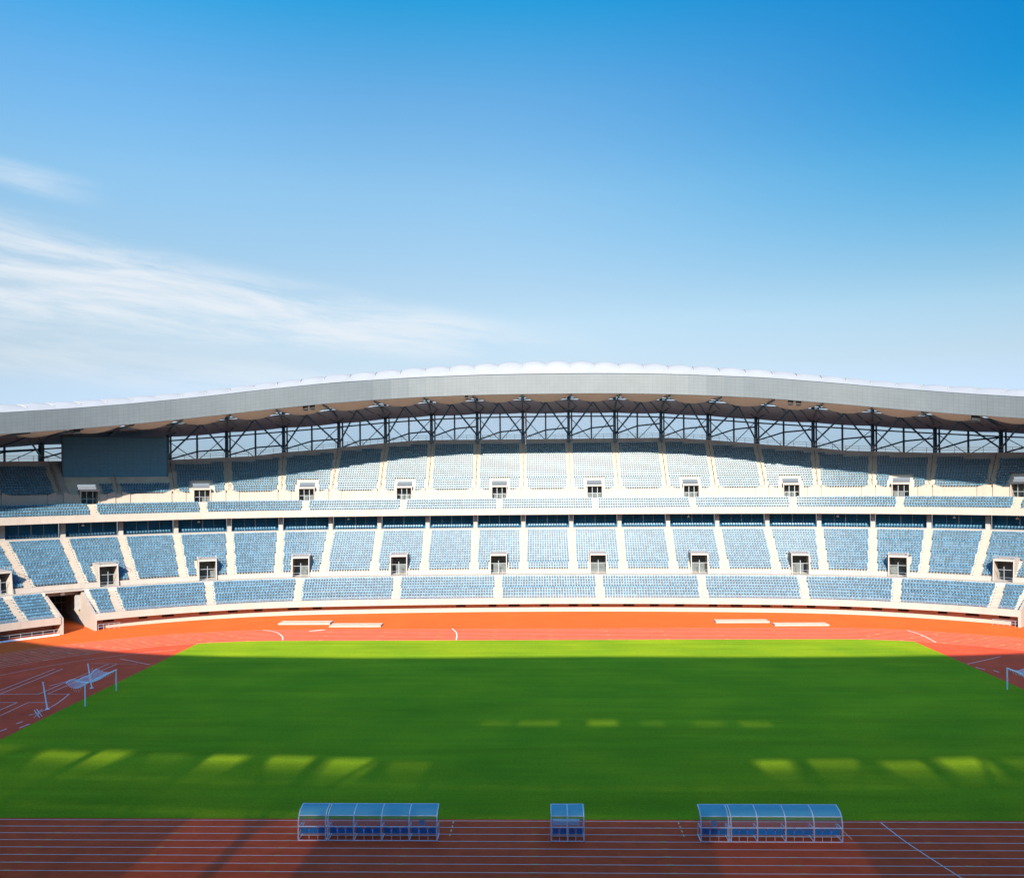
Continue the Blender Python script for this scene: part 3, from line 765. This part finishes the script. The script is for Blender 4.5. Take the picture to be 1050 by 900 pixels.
# front soffit membranes, sagging between the columns
COLS = [k + .5 for k in range(-13, 13)]
for u0, u1 in zip(COLS[:-1], COLS[1:]):
    a, b = bay(u0), bay(u1); g = []
    for k in range(11):
        f = k / 10; p = a + (b - a) * f; w = 4 * f * (1 - f); z = zr(p)
        g.append([Pr(p, s, z + .12 + .05 * (s - 15) - w * sg) for s, sg in ((14.9, .05), (18., .40), (21., .8), (24., 1.15), (27., 1.35))])
    mb = MB(); mb.grid(g); mb.build('soffit_panel', M['soffit'], rf, True)
    g = []
    for k in range(7):
        p = a + (b - a) * k / 6; w = 4 * (k / 6) * (1 - k / 6); z = zr(p); g.append([Pr(p, s, z + h - .2 * w) for s, h in ((31.5, .35), (36, -.1), (41, -.9), (45.2, -1.6))])
    mb = MB(); mb.grid(g); mb.build('rear_soffit_panel', M['soffit_grey'], rf, True)
    # purlins and catwalk crossing the open strip between the two soffits
    q = MB()
    for s, h, w in ((27.6, .2, .22), (29., .7, .2), (30.3, .9, .2)):
        for k in range(4): q.beam(Pr(a + (b - a) * k / 4, s, zr(a + (b - a) * k / 4) + h), Pr(a + (b - a) * (k + 1) / 4, s, zr(a + (b - a) * (k + 1) / 4) + h), w)
    q.build('purlin', M['steel'], rf)
    # rear glazing of the bay
    q = MB(); g = [[P3(p, 45.3, top_sz(p)[1] + .26), P3(p, 45.3, zr(p) - 1.62)] for p in (a + (b - a) * k / 4 for k in range(5))]; q.grid(g); q.build('rear_glazing', M['rear_glass'], rf)
    # rear posts and rising braces
    q = MB(); m_ = (a + b) / 2; zt = top_sz(m_)[1] + .26; zu = zr(m_) - 1.5
    q.beam(P3(m_, 44.6, zt), P3(m_, 44.6, zu), .34); q.build('rear_post', M['steel'], rf)
    q = MB(); q.beam(P3(a, 44.8, zr(a) - 2.4), P3(m_, 44.8, zt + .4), .16); q.beam(P3(b, 44.8, zr(b) - 2.4), P3(m_, 44.8, zt + .4), .16); q.build('rear_tie', M['steel'], rf)
    q = MB(); [q.beam(Pr(a + (b - a) * k / 6, 31.6, zr(a + (b - a) * k / 6) + .2), Pr(a + (b - a) * (k + 1) / 6, 35.6 if k % 2 == 0 else 31.6, zr(a + (b - a) * (k + 1) / 6) - (.9 if k % 2 == 0 else -.2)), .14) for k in range(0, 6)]; q.build('ring_truss', M['steel'], rf)
    q = MB(); za, zb = top_sz(a)[1] + .3, top_sz(b)[1] + .3; k0 = (u0 * 7.3) % 1.0
    zl = za + .5 + 1.2 * k0; zm = zl + 1.9; ze = zm + .5
    ze = min(ze, zr(b) - 1.9); zm = min(zm, zr(m_) - 2.2)
    q.beam(P3(a, 44.3, zl), P3(m_, 44.3, zm), .26, .34); q.beam(P3(m_, 44.3, zm), P3(b, 44.3, ze), .26, .34)
    q.beam(P3(a, 44.5, zr(a) - 2.55), P3(b, 44.5, zr(b) - 2.55), .22, .3); q.build('rear_brace', M['steel'], rf)
for u in COLS:
    a = bay(u); L = Loc(a); z0 = top_sz(a)[1]; z1 = zr(a); s = 43.
    q = MB(); L.box(q, -.42, .42, s - .5, s + .5, z0 + .2, z0 + 2.3); q.beam(L(0, s, z0 + 2.2), L(0, s, z1 + 2.2), .62, .62)
    col = q.build('column', M['steel'], rf)
    q = MB(); q.beam(L(.75, 44.2, z0 + .25), L(.75, 44.2, z1 + 1.2), .30); q.build('rear_column', M['steel'], rf)
    for e in (-.5, .5):
        m_ = bay(u + e)
        if SB0 - R(1.5) < m_ < SB1 + R(.5): continue
        q = MB(); q.beam(L(0, s - .3, z0 + 1.9), Pr(m_, 30.5, zr(m_) - .35), .24, .28); q.build('brace', M['steel'], col)
        if abs(u) < 13.2:
            q = MB(); q.beam(L(0, s - .2, z1 - 2.0), P3(bay(u + e * .55), 36., zr(bay(u + e * .55)) + .3), .14); q.build('tie_rod', M['steel'], col)
    q = MB(); LR = LocR(a); pts = [LR(0, 43., z1 - .9), LR(0, 36, z1 - .35), LR(0, 28, z1 + .05), LR(0, 21, z1 - .05), LR(0, 15.2, z1 - .05)]
    for x, y in zip(pts[:-1], pts[1:]): q.beam(x, y, .2, .34)
    q.build('rafter', M['steel'], rf)
    if abs(u) < 9: pass
# near half of the roof ring: columns, stand, and unseen panes added to shape light on the field
for u0, u1 in zip(COLS[:-1], COLS[1:]):
    a, b = bay(u0), bay(u1); m_ = (a + b) / 2; rr = random.Random(int(u0 * 10))
    sb_ = MB(); sm_ = []; L = Loc(a, True); q = MB(); q.beam(L(0, 43., 20), L(0, 43., zn(a) + 3), .9, .9); q.build('column', M['steel'], rf)
    for e0, e1 in ((a, m_), (m_, b)):
        xm = plan((e0 + e1) / 2, 44, True)[0]; st = rr.choice((.2, .5, .8, 1., 1.)); f0 = rr.uniform(.05, .3); f1 = rr.uniform(.65, .95); uc = u0 + .5; side = uc < -1.6 or uc > 1.4 or (uc > .6 and e0 != a)
        base = rr.choice((0., 0., .01, .02)); low = .07 if -31.5 < xm < -23 else .05 if 4 < xm < 14 else base  # clearer low panes placed to throw lit strips onto the near lanes
        def pane(z0_, z1_, c, g0=0., g1=1.):
            mm = screen(c); mm in sm_ or sm_.append(mm)
            sb_.grid([[P3(e0 + (e1 - e0) * g, 44., z0_, True), P3(e0 + (e1 - e0) * g, 44., z1_, True)] for g in (g0, g1)], sm_.index(mm))
        pane(24., 33.2, low); pane(33.22, 36.2, base)
        if not side: pane(36.22, 39.45 if uc > .6 else 40.6, base); continue
        jz = rr.uniform(-.55, .35); tp = 39.45 - rr.choice((0, 0, .2, .45)); fw = rr.uniform(.08, .16); f0 = max(.02, f0); f1 = min(.98, f1)
        lv = (36.22, 36.9 + jz, 37.5 + jz, 38.0 + jz, 38.55 + jz * .6, tp)
        for z0_, z1_, c in zip(lv[:-1], lv[1:], (.03, .08, .2, .42, .7)):  # clearness graded by height to soften the light patches on the grass
            g0_, g1_ = max(0., f0 - fw), min(1., f1 + fw)
            for x0_, x1_, k_ in ((0., g0_, 0.), (g0_, f0, .35), (f0, f1, 1.), (f1, g1_, .35), (g1_, 1., 0.)):
                if x1_ - x0_ > .002: pane(z0_, z1_, max(base, c * st * k_), x0_, x1_)
        if tp < 39.44: pane(tp, 39.45, base)
    sb_.build('light_mask', sm_, rf)
    q = MB(); gap = not -1.6 < u0 + .5 < 1.6; zb = 39.45 if uc < -1.6 or uc > .6 else 40.6
    q.grid([[P3(p, 44.2, zb, True), P3(p, 44.2, zn(p) + (2.55 if not gap else 6.), True)] for p in (a, m_, b)]); q.build('rear_spandrel', M['grey_wall'], rf)
    if not gap:
        for p0, p1 in ((a, m_), (m_, b)):
            q = MB(); w = (p1 - p0) * rr.uniform(.08, .5); h_ = rr.uniform(2.65, 2.95); q.grid([[P3(p, 44.3, zn(p) + 2.45, True), P3(p, 44.3, zn(p) + h_, True)] for p in (p0, p1)])
            q.grid([[P3(p, 44.4, zn(p) + 2.45, True), P3(p, 44.4, zn(p) + 6, True)] for p in (p0, p0 + w)]); q.build('slit_mask', M['grey_wall'], rf)  # added to block parts of the slit and break up the centre patches
            q = MB(); q.grid([[P3(p, 44.25, zn(p) + h_, True), P3(p, 44.25, zn(p) + 4.8, True)] for p in (p0 + w, p1)]); q.build('light_mask', screen(rr.choice((.1, .2, .3, .4))), rf)  # unseen pane dimming the sun through the centre slit
    q = MB(); q.beam(P3(a, 43.6, 31, True), P3(m_, 43.6, 39.5, True), .35); q.beam(P3(b, 43.6, 31, True), P3(m_, 43.6, 39.5, True), .35); q.build('brace', M['steel'], rf)
nt_ = MB(); pn = span(-R(90), R(90))
sweep(nt_, [(0, 0), (0, 2.), (8, 5.5), (24, 14.5), (34, 20.8), (36, 22.0), (40, 22.4), (44.5, 27.), (44.5, 0)], pn, near=True); nt_.build('near_terrace', M['near_dark'], ut)
# white downpipe beside the centre-left column
q = MB(); L = Loc(bay(-.5)); q.tube(L(.62, 42.4, top_sz(0)[1] - .3), L(.62, 42.4, zr(0) + .3), .13, 10); q.build('downpipe', M['white'], rf)

# ------------------------------------------------------------------ scoreboard
L = Loc((SB0 + SB1) / 2); S0 = 32.4
A = Vector(P3(SB0, 32.4, 0)); Bv = Vector(P3(SB1, 32.4, 0)); ctr = (A + Bv) / 2; dv = (Bv - A).normalized(); nv = Vector((-dv.y, dv.x, 0)); half = (Bv - A).length / 2
if nv.y < 0: nv = -nv
sb = thing('scoreboard', 'large blank dark screen standing in front of the left upper seats', 'scoreboard', (ctr.x, ctr.y, 24.8))
def sbx(mb, a0, a1, d0, d1, z0, z1, m=0):
    c = [ctr + dv * a + nv * d for a, d in ((a0, d0), (a1, d0), (a1, d1), (a0, d1))]
    mb.hexa([(p.x, p.y, z0) for p in c] + [(p.x, p.y, z1) for p in c], m)
ZB, ZT = 25.62, 34.2
q = MB(); sbx(q, -half + .25, half - .25, -.04, .3, ZB + .25, ZT - .25); pn_ = q.build('display_panel', M['screen'], sb)
q = MB()
for k in range(1, 12): a = -half + .25 + (2 * half - .5) * k / 12; sbx(q, a - .012, a + .012, -.055, -.042, ZB + .26, ZT - .26)
for k in range(1, 6): z = ZB + .25 + (ZT - ZB - .5) * k / 6; sbx(q, -half + .26, half - .26, -.058, -.0555, z - .012, z + .012)
q.build('panel_joints', M['screen_frame'], pn_)
q = MB(); sbx(q, -half, half, .302, 1.1, ZB + .002, ZT - .002)
for a0, a1, z0, z1 in ((-half, half, ZB, ZB + .25), (-half, half, ZT - .25, ZT), (-half, -half + .25, ZB + .25, ZT - .25), (half - .25, half, ZB + .25, ZT - .25)): sbx(q, a0, a1, -.1, .3, z0, z1)
q.build('frame', M['screen_frame'], sb)
q = MB(); sbx(q, -half - .4, half + .2, -.3, 2.6, ZB - .55, ZB - .02); q.build('plinth_beam', M['wall'], sb)
for a in (-half * .75, -half * .25, half * .25, half * .75):
    q = MB(); sbx(q, a - .2, a + .2, .6, 1.2, 23.2, ZB - .552); q.build('leg', M['grey_wall'], sb)
# sloping concrete beside it where no seats are fitted
q = MB(); L = Loc((bay(-9.5) + SB0) / 2 + R(.1)); w = (R2 + 30) * (SB0 - bay(-9.5)) / 2 - .3
q.face([L(-w, 26.3, 22.95), L(w, 26.3, 22.95), L(w, 35.6, 28.95), L(-w, 35.6, 28.95)]); q.face([L(-w, 26.3, 22.4), L(w, 26.3, 22.4), L(w, 26.3, 22.95), L(-w, 26.3, 22.95)]); q.build('blank_terrace', M['grey_wall'], ut)

# ------------------------------------------------------------------ loudspeakers under the roof edge
SPK = ((-41.2, 'black loudspeaker under the roof edge at upper left of the screen', .55), (-9.7, 'left one of two black loudspeakers under the left roof edge', .5), (-8.7, 'right one of two black loudspeakers under the left roof edge', .5),
       (-2.55, 'small black loudspeaker under the roof edge left of centre', .36), (9.4, 'left one of two black loudspeakers under the right roof edge', .5), (10.5, 'right one of two black loudspeakers under the right roof edge', .5), (34., 'wide black loudspeaker under the roof edge at far right', .7))
for d, lab, h in SPK:
    p = R(d); L = LocR(p); z = zr(p) - .35
    t = thing('loudspeaker', lab, 'loudspeaker', L(0, 15.6, z), 0, 'loudspeakers hung under the roof edge')
    q = MB(); c = [L(a, s, zz) for zz, t0 in ((z - h, .1), (z + h, 0)) for a, s in ((-h, 15.2 + t0), (h, 15.2 + t0), (h * .8, 16.0), (-h * .8, 16.0))]; q.hexa(c); q.build('housing', M['speaker'], t)
    q = MB(); q.tube(L(-.2, 15.6, z + h), L(-.2, 15.6, z + h + .7), .03); q.tube(L(.2, 15.6, z + h), L(.2, 15.6, z + h + .7), .03); q.build('bracket', M['steel'], t)
    q = MB(); L.box(q, -h * .8, h * .8, 15.10, 15.19, z - h * .7, z + h * .8); q.build('grille', M['dark'], t)

# ------------------------------------------------------------------ dugouts
def dugout(x0, x1, nb, label, notice=None, split=False, board=False, spb=3):
    y0 = -40.24; cx = (x0 + x1) / 2; t = thing('dugout', label, 'dugout', (cx, y0 + .7, 0), 0, 'dugouts on the near lanes')
    prof = [(0, .06), (0, 1.02), (.04, 1.35), (.20, 1.72), (.55, 1.97), (1.35, 2.12)]     # back wall curving over to the open front
    def pp(x, k): return (x, y0 + prof[k][0], prof[k][1])
    w = (x1 - x0) / nb; xs = [x0 + w * k for k in range(nb + 1)]
    f = MB(); r = .043
    rib = list(xs); 
    if split: rib.insert(2, xs[1] + .13); rib[1] = xs[1] - .03
    for x in rib:
        f.path([pp(x, k) for k in range(6)], r, 8)
        f.path([(x, y0, .06), (x, y0 + 1.3, .06)], r, 8)
        f.tube((x, y0 + 1.3, .06), (x, y0 + 1.12, .9), r * .8, 6); f.tube((x, y0 + 1.12, .9), (x, y0 + .02, .98), r * .7, 6)
    for k, rr in ((0, .04), (1, .04), (3, .032), (5, .042)): f.tube(pp(x0, k), pp(x1, k), rr, 8)
    f.tube((x0, y0 + 1.3, .06), (x1, y0 + 1.3, .06), .03, 8); f.tube((x0, y0 + .34, .30), (x1, y0 + .34, .30), .028, 8)
    f.build('frame', M['white'], t)
    for i in range(nb):
        a, b = xs[i] + .05, xs[i + 1] - .05
        if split and i == 1: a += .12
        q = MB(); q.grid([[(x, y0 + prof[k][0] - .0, prof[k][1] + .0) for k in (3, 4, 5)] for x in (a, b)]); q.build('roof_panel', M['poly_blue_sheen'], t, True)
        q = MB(); q.grid([[(x, y0 + prof[k][0], prof[k][1]) for k in (1, 2, 3)] for x in (a, b)]); q.build('back_panel', M['poly_clear'], t, True)
        n = spb
        for k in range(n):
            sx = a + (b - a) * (k + .5) / n; sw = (b - a) / n * .44
            q = MB(); yb = y0 + .30
            q.hexa([(sx - sw, yb + .06, .42), (sx + sw, yb + .06, .42), (sx + sw, yb + .50, .45), (sx - sw, yb + .50, .45), (sx - sw, yb + .06, .47), (sx + sw, yb + .06, .47), (sx + sw, yb + .50, .50), (sx - sw, yb + .50, .50)])
            q.hexa([(sx - sw, yb + .0, .44), (sx + sw, yb + .0, .44), (sx + sw, yb + .055, .44), (sx - sw, yb + .055, .44), (sx - sw * .86, yb - .10, .90), (sx + sw * .86, yb - .10, .90), (sx + sw * .86, yb - .05, .90), (sx - sw * .86, yb - .05, .90)])
            s_ = q.build('seat', M['bench_seat'], t)
            q = MB(); q.tube((sx, yb + .2, .32), (sx, yb + .2, .425), .03); q.build('seat_bracket', M['white'], s_)
        for k in range(1, n):
            sx = a + (b - a) * k / n; q = MB(); q.tube((sx, y0 + .34, .0), (sx, y0 + .34, .32), .024, 6); q.build('bench_leg', M['white'], t)
    for sx in (x0, x1):        # side panels
        q = MB(); q.face([pp(sx, k) for k in range(6)] + [(sx, y0 + 1.12, .9), (sx, y0 + 1.3, .06)]); q.build('side_panel', M['poly_clear'], t)
    if notice is not None:
        a = xs[notice] + w * .46; q = MB(); q.box((a, y0 + .10, 1.28), (.36, .02, .34)); q.build('notice', M['poly_blue_sheen'], t)
    if board:
        q = MB(); q.box((cx - .1, y0 + .22, 1.22), (1.85, .05, .26)); q.box((cx - .1, y0 + .40, 1.36), (1.85, .42, .03)); q.build('table_top', M['white'], t)
    return t
dugout(-18.61, -8.96, 5, 'long white framed dugout with fifteen blue seats left of the small one', 4, True)
dugout(-1.05, 1.20, 2, 'small two-bay dugout with a white table between the long dugouts', None, False, True, 2)
dugout(9.21, 18.80, 5, 'long white framed dugout with fifteen blue seats right of the small one', 0, True)

# ------------------------------------------------------------------ goals
def goal(sx, label):
    x = sx * 52.5; t = thing('goal', label, 'goal', (x, 0, 0), 0, 'football goals')
    for y in (-3.66, 3.66):
        q = MB(); q.tube((x, y, 0), (x, y, 2.5), .075, 12); q.build('post', M['white'], t)
    q = MB(); q.tube((x, -3.735, 2.5), (x, 3.735, 2.5), .075, 12); q.build('crossbar', M['white'], t)
    # net lifted clear of the ground: it hangs from the bar and is caught up behind it
    def np_(u, v):
        y = -3.7 + 7.4 * u; d = v * 2.25; yy = y * (1 - .06 * v); sag = .62 * math.sin(math.pi * v) * (.8 + .2 * math.cos(9 * u)) + .10 * math.sin(14 * u + 3 * v) * v
        lift = .0 + .16 * math.sin(7 * u + .6) * v
        return (x + sx * d, yy, 2.46 - sag * (1 - .25 * abs(2 * u - 1)) + lift)
    q = MB(); nu, nv_ = 46, 14
    for i in range(nu + 1): q.path([np_(i / nu, j / nv_) for j in range(nv_ + 1)], .012, 3)
    for j in range(nv_ + 1): q.path([np_(i / nu, j / nv_) for i in range(0, nu + 1)], .012, 3)
    q.path([np_(i / nu, 1) for i in range(nu + 1)], .05, 5)
    # gathered folds hanging at the ends
    for u in (0., 1.):
        for k in range(9): v = k / 8; p = np_(u, v); q.tube(p, (p[0], p[1] + (.3 if u == 0 else -.3), p[2] - .5 * math.sin(math.pi * v) - .05), .012, 3)
    q.build('net', M['net'], t)
    for y in (-2.4, 2.4):
        q = MB(); p = np_(.5 + y / 7.4, 1); q.tube(p, (x + sx * 3.45, y * 2.0, 2.55), .012, 4); q.build('guy_rope', M['net'], t)
    return t
goal(-1, 'white football goal with lifted net at the left end of the pitch')
goal(1, 'white football goal cut by the right edge of the picture')
for x, y, lx, lab in ((-56.1, -4.9, -.45, 'thin white leaning pole nearer the camera behind the left goal'), (-56.1, 4.9, -.45, 'thin white leaning pole crossing behind the left goal net')):
    t = thing('net_pole', lab, 'pole', (x, y, 0), 0, 'net poles behind the goals')
    q = MB(); q.tube((x, y, .06), (x + lx, y, 2.95), .085, 10, 0, .06); q.build('shaft', M['white'], t)
    q = MB(); q.tube((x, y, 0.0), (x, y, .08), .22, 12); q.build('base', M['white'], t)
    q = MB(); q.tube((x + lx, y, 2.95), (x + lx * 1.01, y, 3.02), .085, 10); q.build('cap', M['white'], t)
# small folding trestle at the edge of the grass
t = thing('trestle', 'small white crossed trestle at the grass edge by the left goal', 'trestle', (-55.3, -8.1, 0))
for y in (-8.3, -7.85):
    for e in (-1, 1):
        q = MB(); q.tube((-55.3 - .3 * e, y, 0.0), (-55.3 + .3 * e, y + .0, .8), .035, 6); q.build('leg', M['white'], t)
q = MB(); q.tube((-55.3, -8.35, .4), (-55.3, -7.8, .4), .035, 6); q.build('crossbar', M['white'], t)

# ------------------------------------------------------------------ sky, sun, camera
W = bpy.data.worlds.new('World'); SC.world = W; W.use_nodes = True
nt = W.node_tree; N = nt.nodes; Lk = nt.links; bg = N['Background']
EL, AZ = R(24.5), R(3.5)
SUN = Vector((-math.sin(AZ) * math.cos(EL), -math.cos(AZ) * math.cos(EL), math.sin(EL)))     # towards the sun: behind the camera, a little left
sky = N.new('ShaderNodeTexSky'); sky.sky_type = 'NISHITA'; sky.sun_disc = False; sky.sun_elevation = EL
sky.sun_rotation = math.atan2(SUN.x, SUN.y)
sky.altitude = 50; sky.air_density = 1.0; sky.dust_density = .6; sky.ozone_density = 2.2
def mth(op, a, b=None, c=None, clamp=False):
    n = N.new('ShaderNodeMath'); n.operation = op; n.use_clamp = clamp
    for i, v in enumerate((a, b, c)):
        if v is None: continue
        if isinstance(v, (int, float)): n.inputs[i].default_value = v
        else: Lk.new(v, n.inputs[i])
    return n.outputs[0]
def sstep(v, a, b):
    n = N.new('ShaderNodeMapRange'); n.interpolation_type = 'SMOOTHSTEP'; n.inputs['From Min'].default_value = a; n.inputs['From Max'].default_value = b; Lk.new(v, n.inputs['Value']); return n.outputs[0]
tc = N.new('ShaderNodeTexCoord'); sp = N.new('ShaderNodeSeparateXYZ'); Lk.new(tc.outputs['Generated'], sp.inputs[0])
az = mth('MULTIPLY', mth('ARCTAN2', sp.outputs[0], sp.outputs[1]), 57.2958); el = mth('MULTIPLY', mth('ARCSINE', sp.outputs[2]), 57.2958)
# thin cirrus: streaks along a band that falls to the right
tilt = mth('ADD', el, mth('MULTIPLY', az, .10))                       # constant along the streaks
cb = N.new('ShaderNodeCombineXYZ'); Lk.new(mth('MULTIPLY', az, .05), cb.inputs[0]); Lk.new(mth('MULTIPLY', tilt, .36), cb.inputs[1])
n1 = N.new('ShaderNodeTexNoise'); n1.inputs['Scale'].default_value = 2.0; n1.inputs['Detail'].default_value = 10; n1.inputs['Roughness'].default_value = .62; n1.inputs['Distortion'].default_value = .35; Lk.new(cb.outputs[0], n1.inputs['Vector'])
fib = sstep(n1.outputs['Fac'], .28, .66)
def bandm(c, w0, w1, a0, a1, b0, b1):
    w = mth('ADD', mth('MULTIPLY', mth('MAXIMUM', mth('MULTIPLY', az, -1 / 31.), .05), w0 - w1), w1)
    d = mth('DIVIDE', mth('ABSOLUTE', mth('SUBTRACT', tilt, c)), w); v = mth('SUBTRACT', 1, sstep(d, .3, 1.))
    return mth('MULTIPLY', mth('MULTIPLY', v, sstep(az, a0, a1)), mth('SUBTRACT', 1, sstep(az, b0, b1)))
cl = mth('ADD', mth('MULTIPLY', bandm(8.5, 4.0, 1.6, -70, -45, -12, 7), .92), mth('MULTIPLY', bandm(4.2, 1.8, 2.2, -70, -45, -8, 12), .42))
cl = mth('ADD', cl, mth('MULTIPLY', bandm(13.6, 1.1, .8, -70, -45, -31, -25), .5))
cl = mth('MULTIPLY', cl, fib, clamp=True)
# clear, polarised-looking air: the sky model toned by elevation, deeper on the side away from the sun
STR = .085; KS = 1 / (STR * 2 ** 1.25)
rp = N.new('ShaderNodeValToRGB'); rp.color_ramp.interpolation = 'LINEAR'; el_ = rp.color_ramp.elements
TONE = ((0, (.42, .505, .76)), (2, (.42, .505, .76)), (7, (.66, .575, .56)), (9.9, (.765, .68, .605)), (11.7, (.75, .696, .62)), (17.6, (.684, .813, .758)), (23, (.459, .798, .857)), (28, (.10, .80, .94)), (36, (.38, 1.0, 1.35)), (50, (.85, 1.2, 1.55)), (90, (1.0, 1.3, 1.6)))
for i, (e, c) in enumerate(TONE):
    q = el_[i] if i < 2 else el_.new(e / 90.)
    q.position = e / 90.; q.color = (c[0] / 2.5, c[1] / 2.5, c[2] / 2.5, 1)
Lk.new(mth('DIVIDE', el, 90., clamp=True), rp.inputs[0])
A_ = mth('MULTIPLY', sstep(az, -8, 34), sstep(el, 4, 23)); far_ = mth('SUBTRACT', 1, sstep(el, 30, 45)); A_ = mth('MULTIPLY', A_, far_)
dm = N.new('ShaderNodeCombineColor')
for i, k in enumerate((.97, .34, .12)): Lk.new(mth('MULTIPLY', mth('SUBTRACT', 1, mth('MULTIPLY', A_, k)), 2.5), dm.inputs[i])
def cmul(a, b):
    n = N.new('ShaderNodeMix'); n.data_type = 'RGBA'; n.blend_type = 'MULTIPLY'; n.inputs[0].default_value = 1; n.clamp_result = False; Lk.new(a, n.inputs[6]); Lk.new(b, n.inputs[7]); return n.outputs[2]
clear = cmul(cmul(sky.outputs[0], rp.outputs[0]), dm.outputs[0])
bk = mth('MULTIPLY', sstep(mth('ABSOLUTE', az), 75, 140), mth('SUBTRACT', 1, sstep(el, 45, 75)))     # the bright half of the sky round the sun
lf = mth('MULTIPLY', mth('SUBTRACT', 1, sstep(az, -32, -6)), sstep(el, 8, 24)); lf = mth('MULTIPLY', lf, far_)
lm_ = N.new('ShaderNodeCombineColor')
for i, k in enumerate((.12, .17, .19)): Lk.new(mth('ADD', 1., mth('MULTIPLY', lf, k)), lm_.inputs[i])
clear = cmul(clear, lm_.outputs[0])
bm_ = N.new('ShaderNodeCombineColor')
for i, k in enumerate((.9, 1.1, 1.3)): Lk.new(mth('ADD', 1., mth('MULTIPLY', bk, k)), bm_.inputs[i])
clear = cmul(clear, bm_.outputs[0])
mx = N.new('ShaderNodeMix'); mx.data_type = 'RGBA'; Lk.new(mth('MULTIPLY', cl, .9), mx.inputs[0]); Lk.new(clear, mx.inputs[6]); mx.inputs[7].default_value = (.86 * KS, .90 * KS, .95 * KS, 1)
Lk.new(mx.outputs[2], bg.inputs['Color']); bg.inputs['Strength'].default_value = STR

sl = bpy.data.lights.new('sun', 'SUN'); sl.energy = 5.0; sl.angle = R(.5); sl.color = (1., .885, .735)
so = bpy.data.objects.new('sun', sl); COL.objects.link(so); so.location = SUN * 200; so.rotation_euler = SUN.to_track_quat('Z', 'Y').to_euler()

cam = bpy.data.cameras.new('camera'); co = bpy.data.objects.new('camera', cam); COL.objects.link(co); SC.camera = co
cam.sensor_width = 36.; cam.lens = FPX / 1050 * 36; cam.shift_y = (V0 - 450) / 1050; cam.clip_start = .5; cam.clip_end = 9000
fw = Vector((math.sin(YAW), math.cos(YAW), 0)); r0 = Vector((math.cos(YAW), -math.sin(YAW), 0)); u0 = Vector((0, 0, 1))
rt_ = r0 * math.cos(ROLL) - u0 * math.sin(ROLL); up = r0 * math.sin(ROLL) + u0 * math.cos(ROLL)
mw = Matrix((rt_, up, -fw)).transposed().to_4x4(); mw.translation = Vector(CAM); co.matrix_world = mw

SC.render.engine = 'CYCLES'
SC.cycles.max_bounces = 6; SC.cycles.transparent_max_bounces = 12; SC.cycles.use_denoising = True
SC.view_settings.view_transform = 'Standard'; SC.view_settings.look = 'None'; SC.view_settings.exposure = 1.25; SC.view_settings.gamma = 1
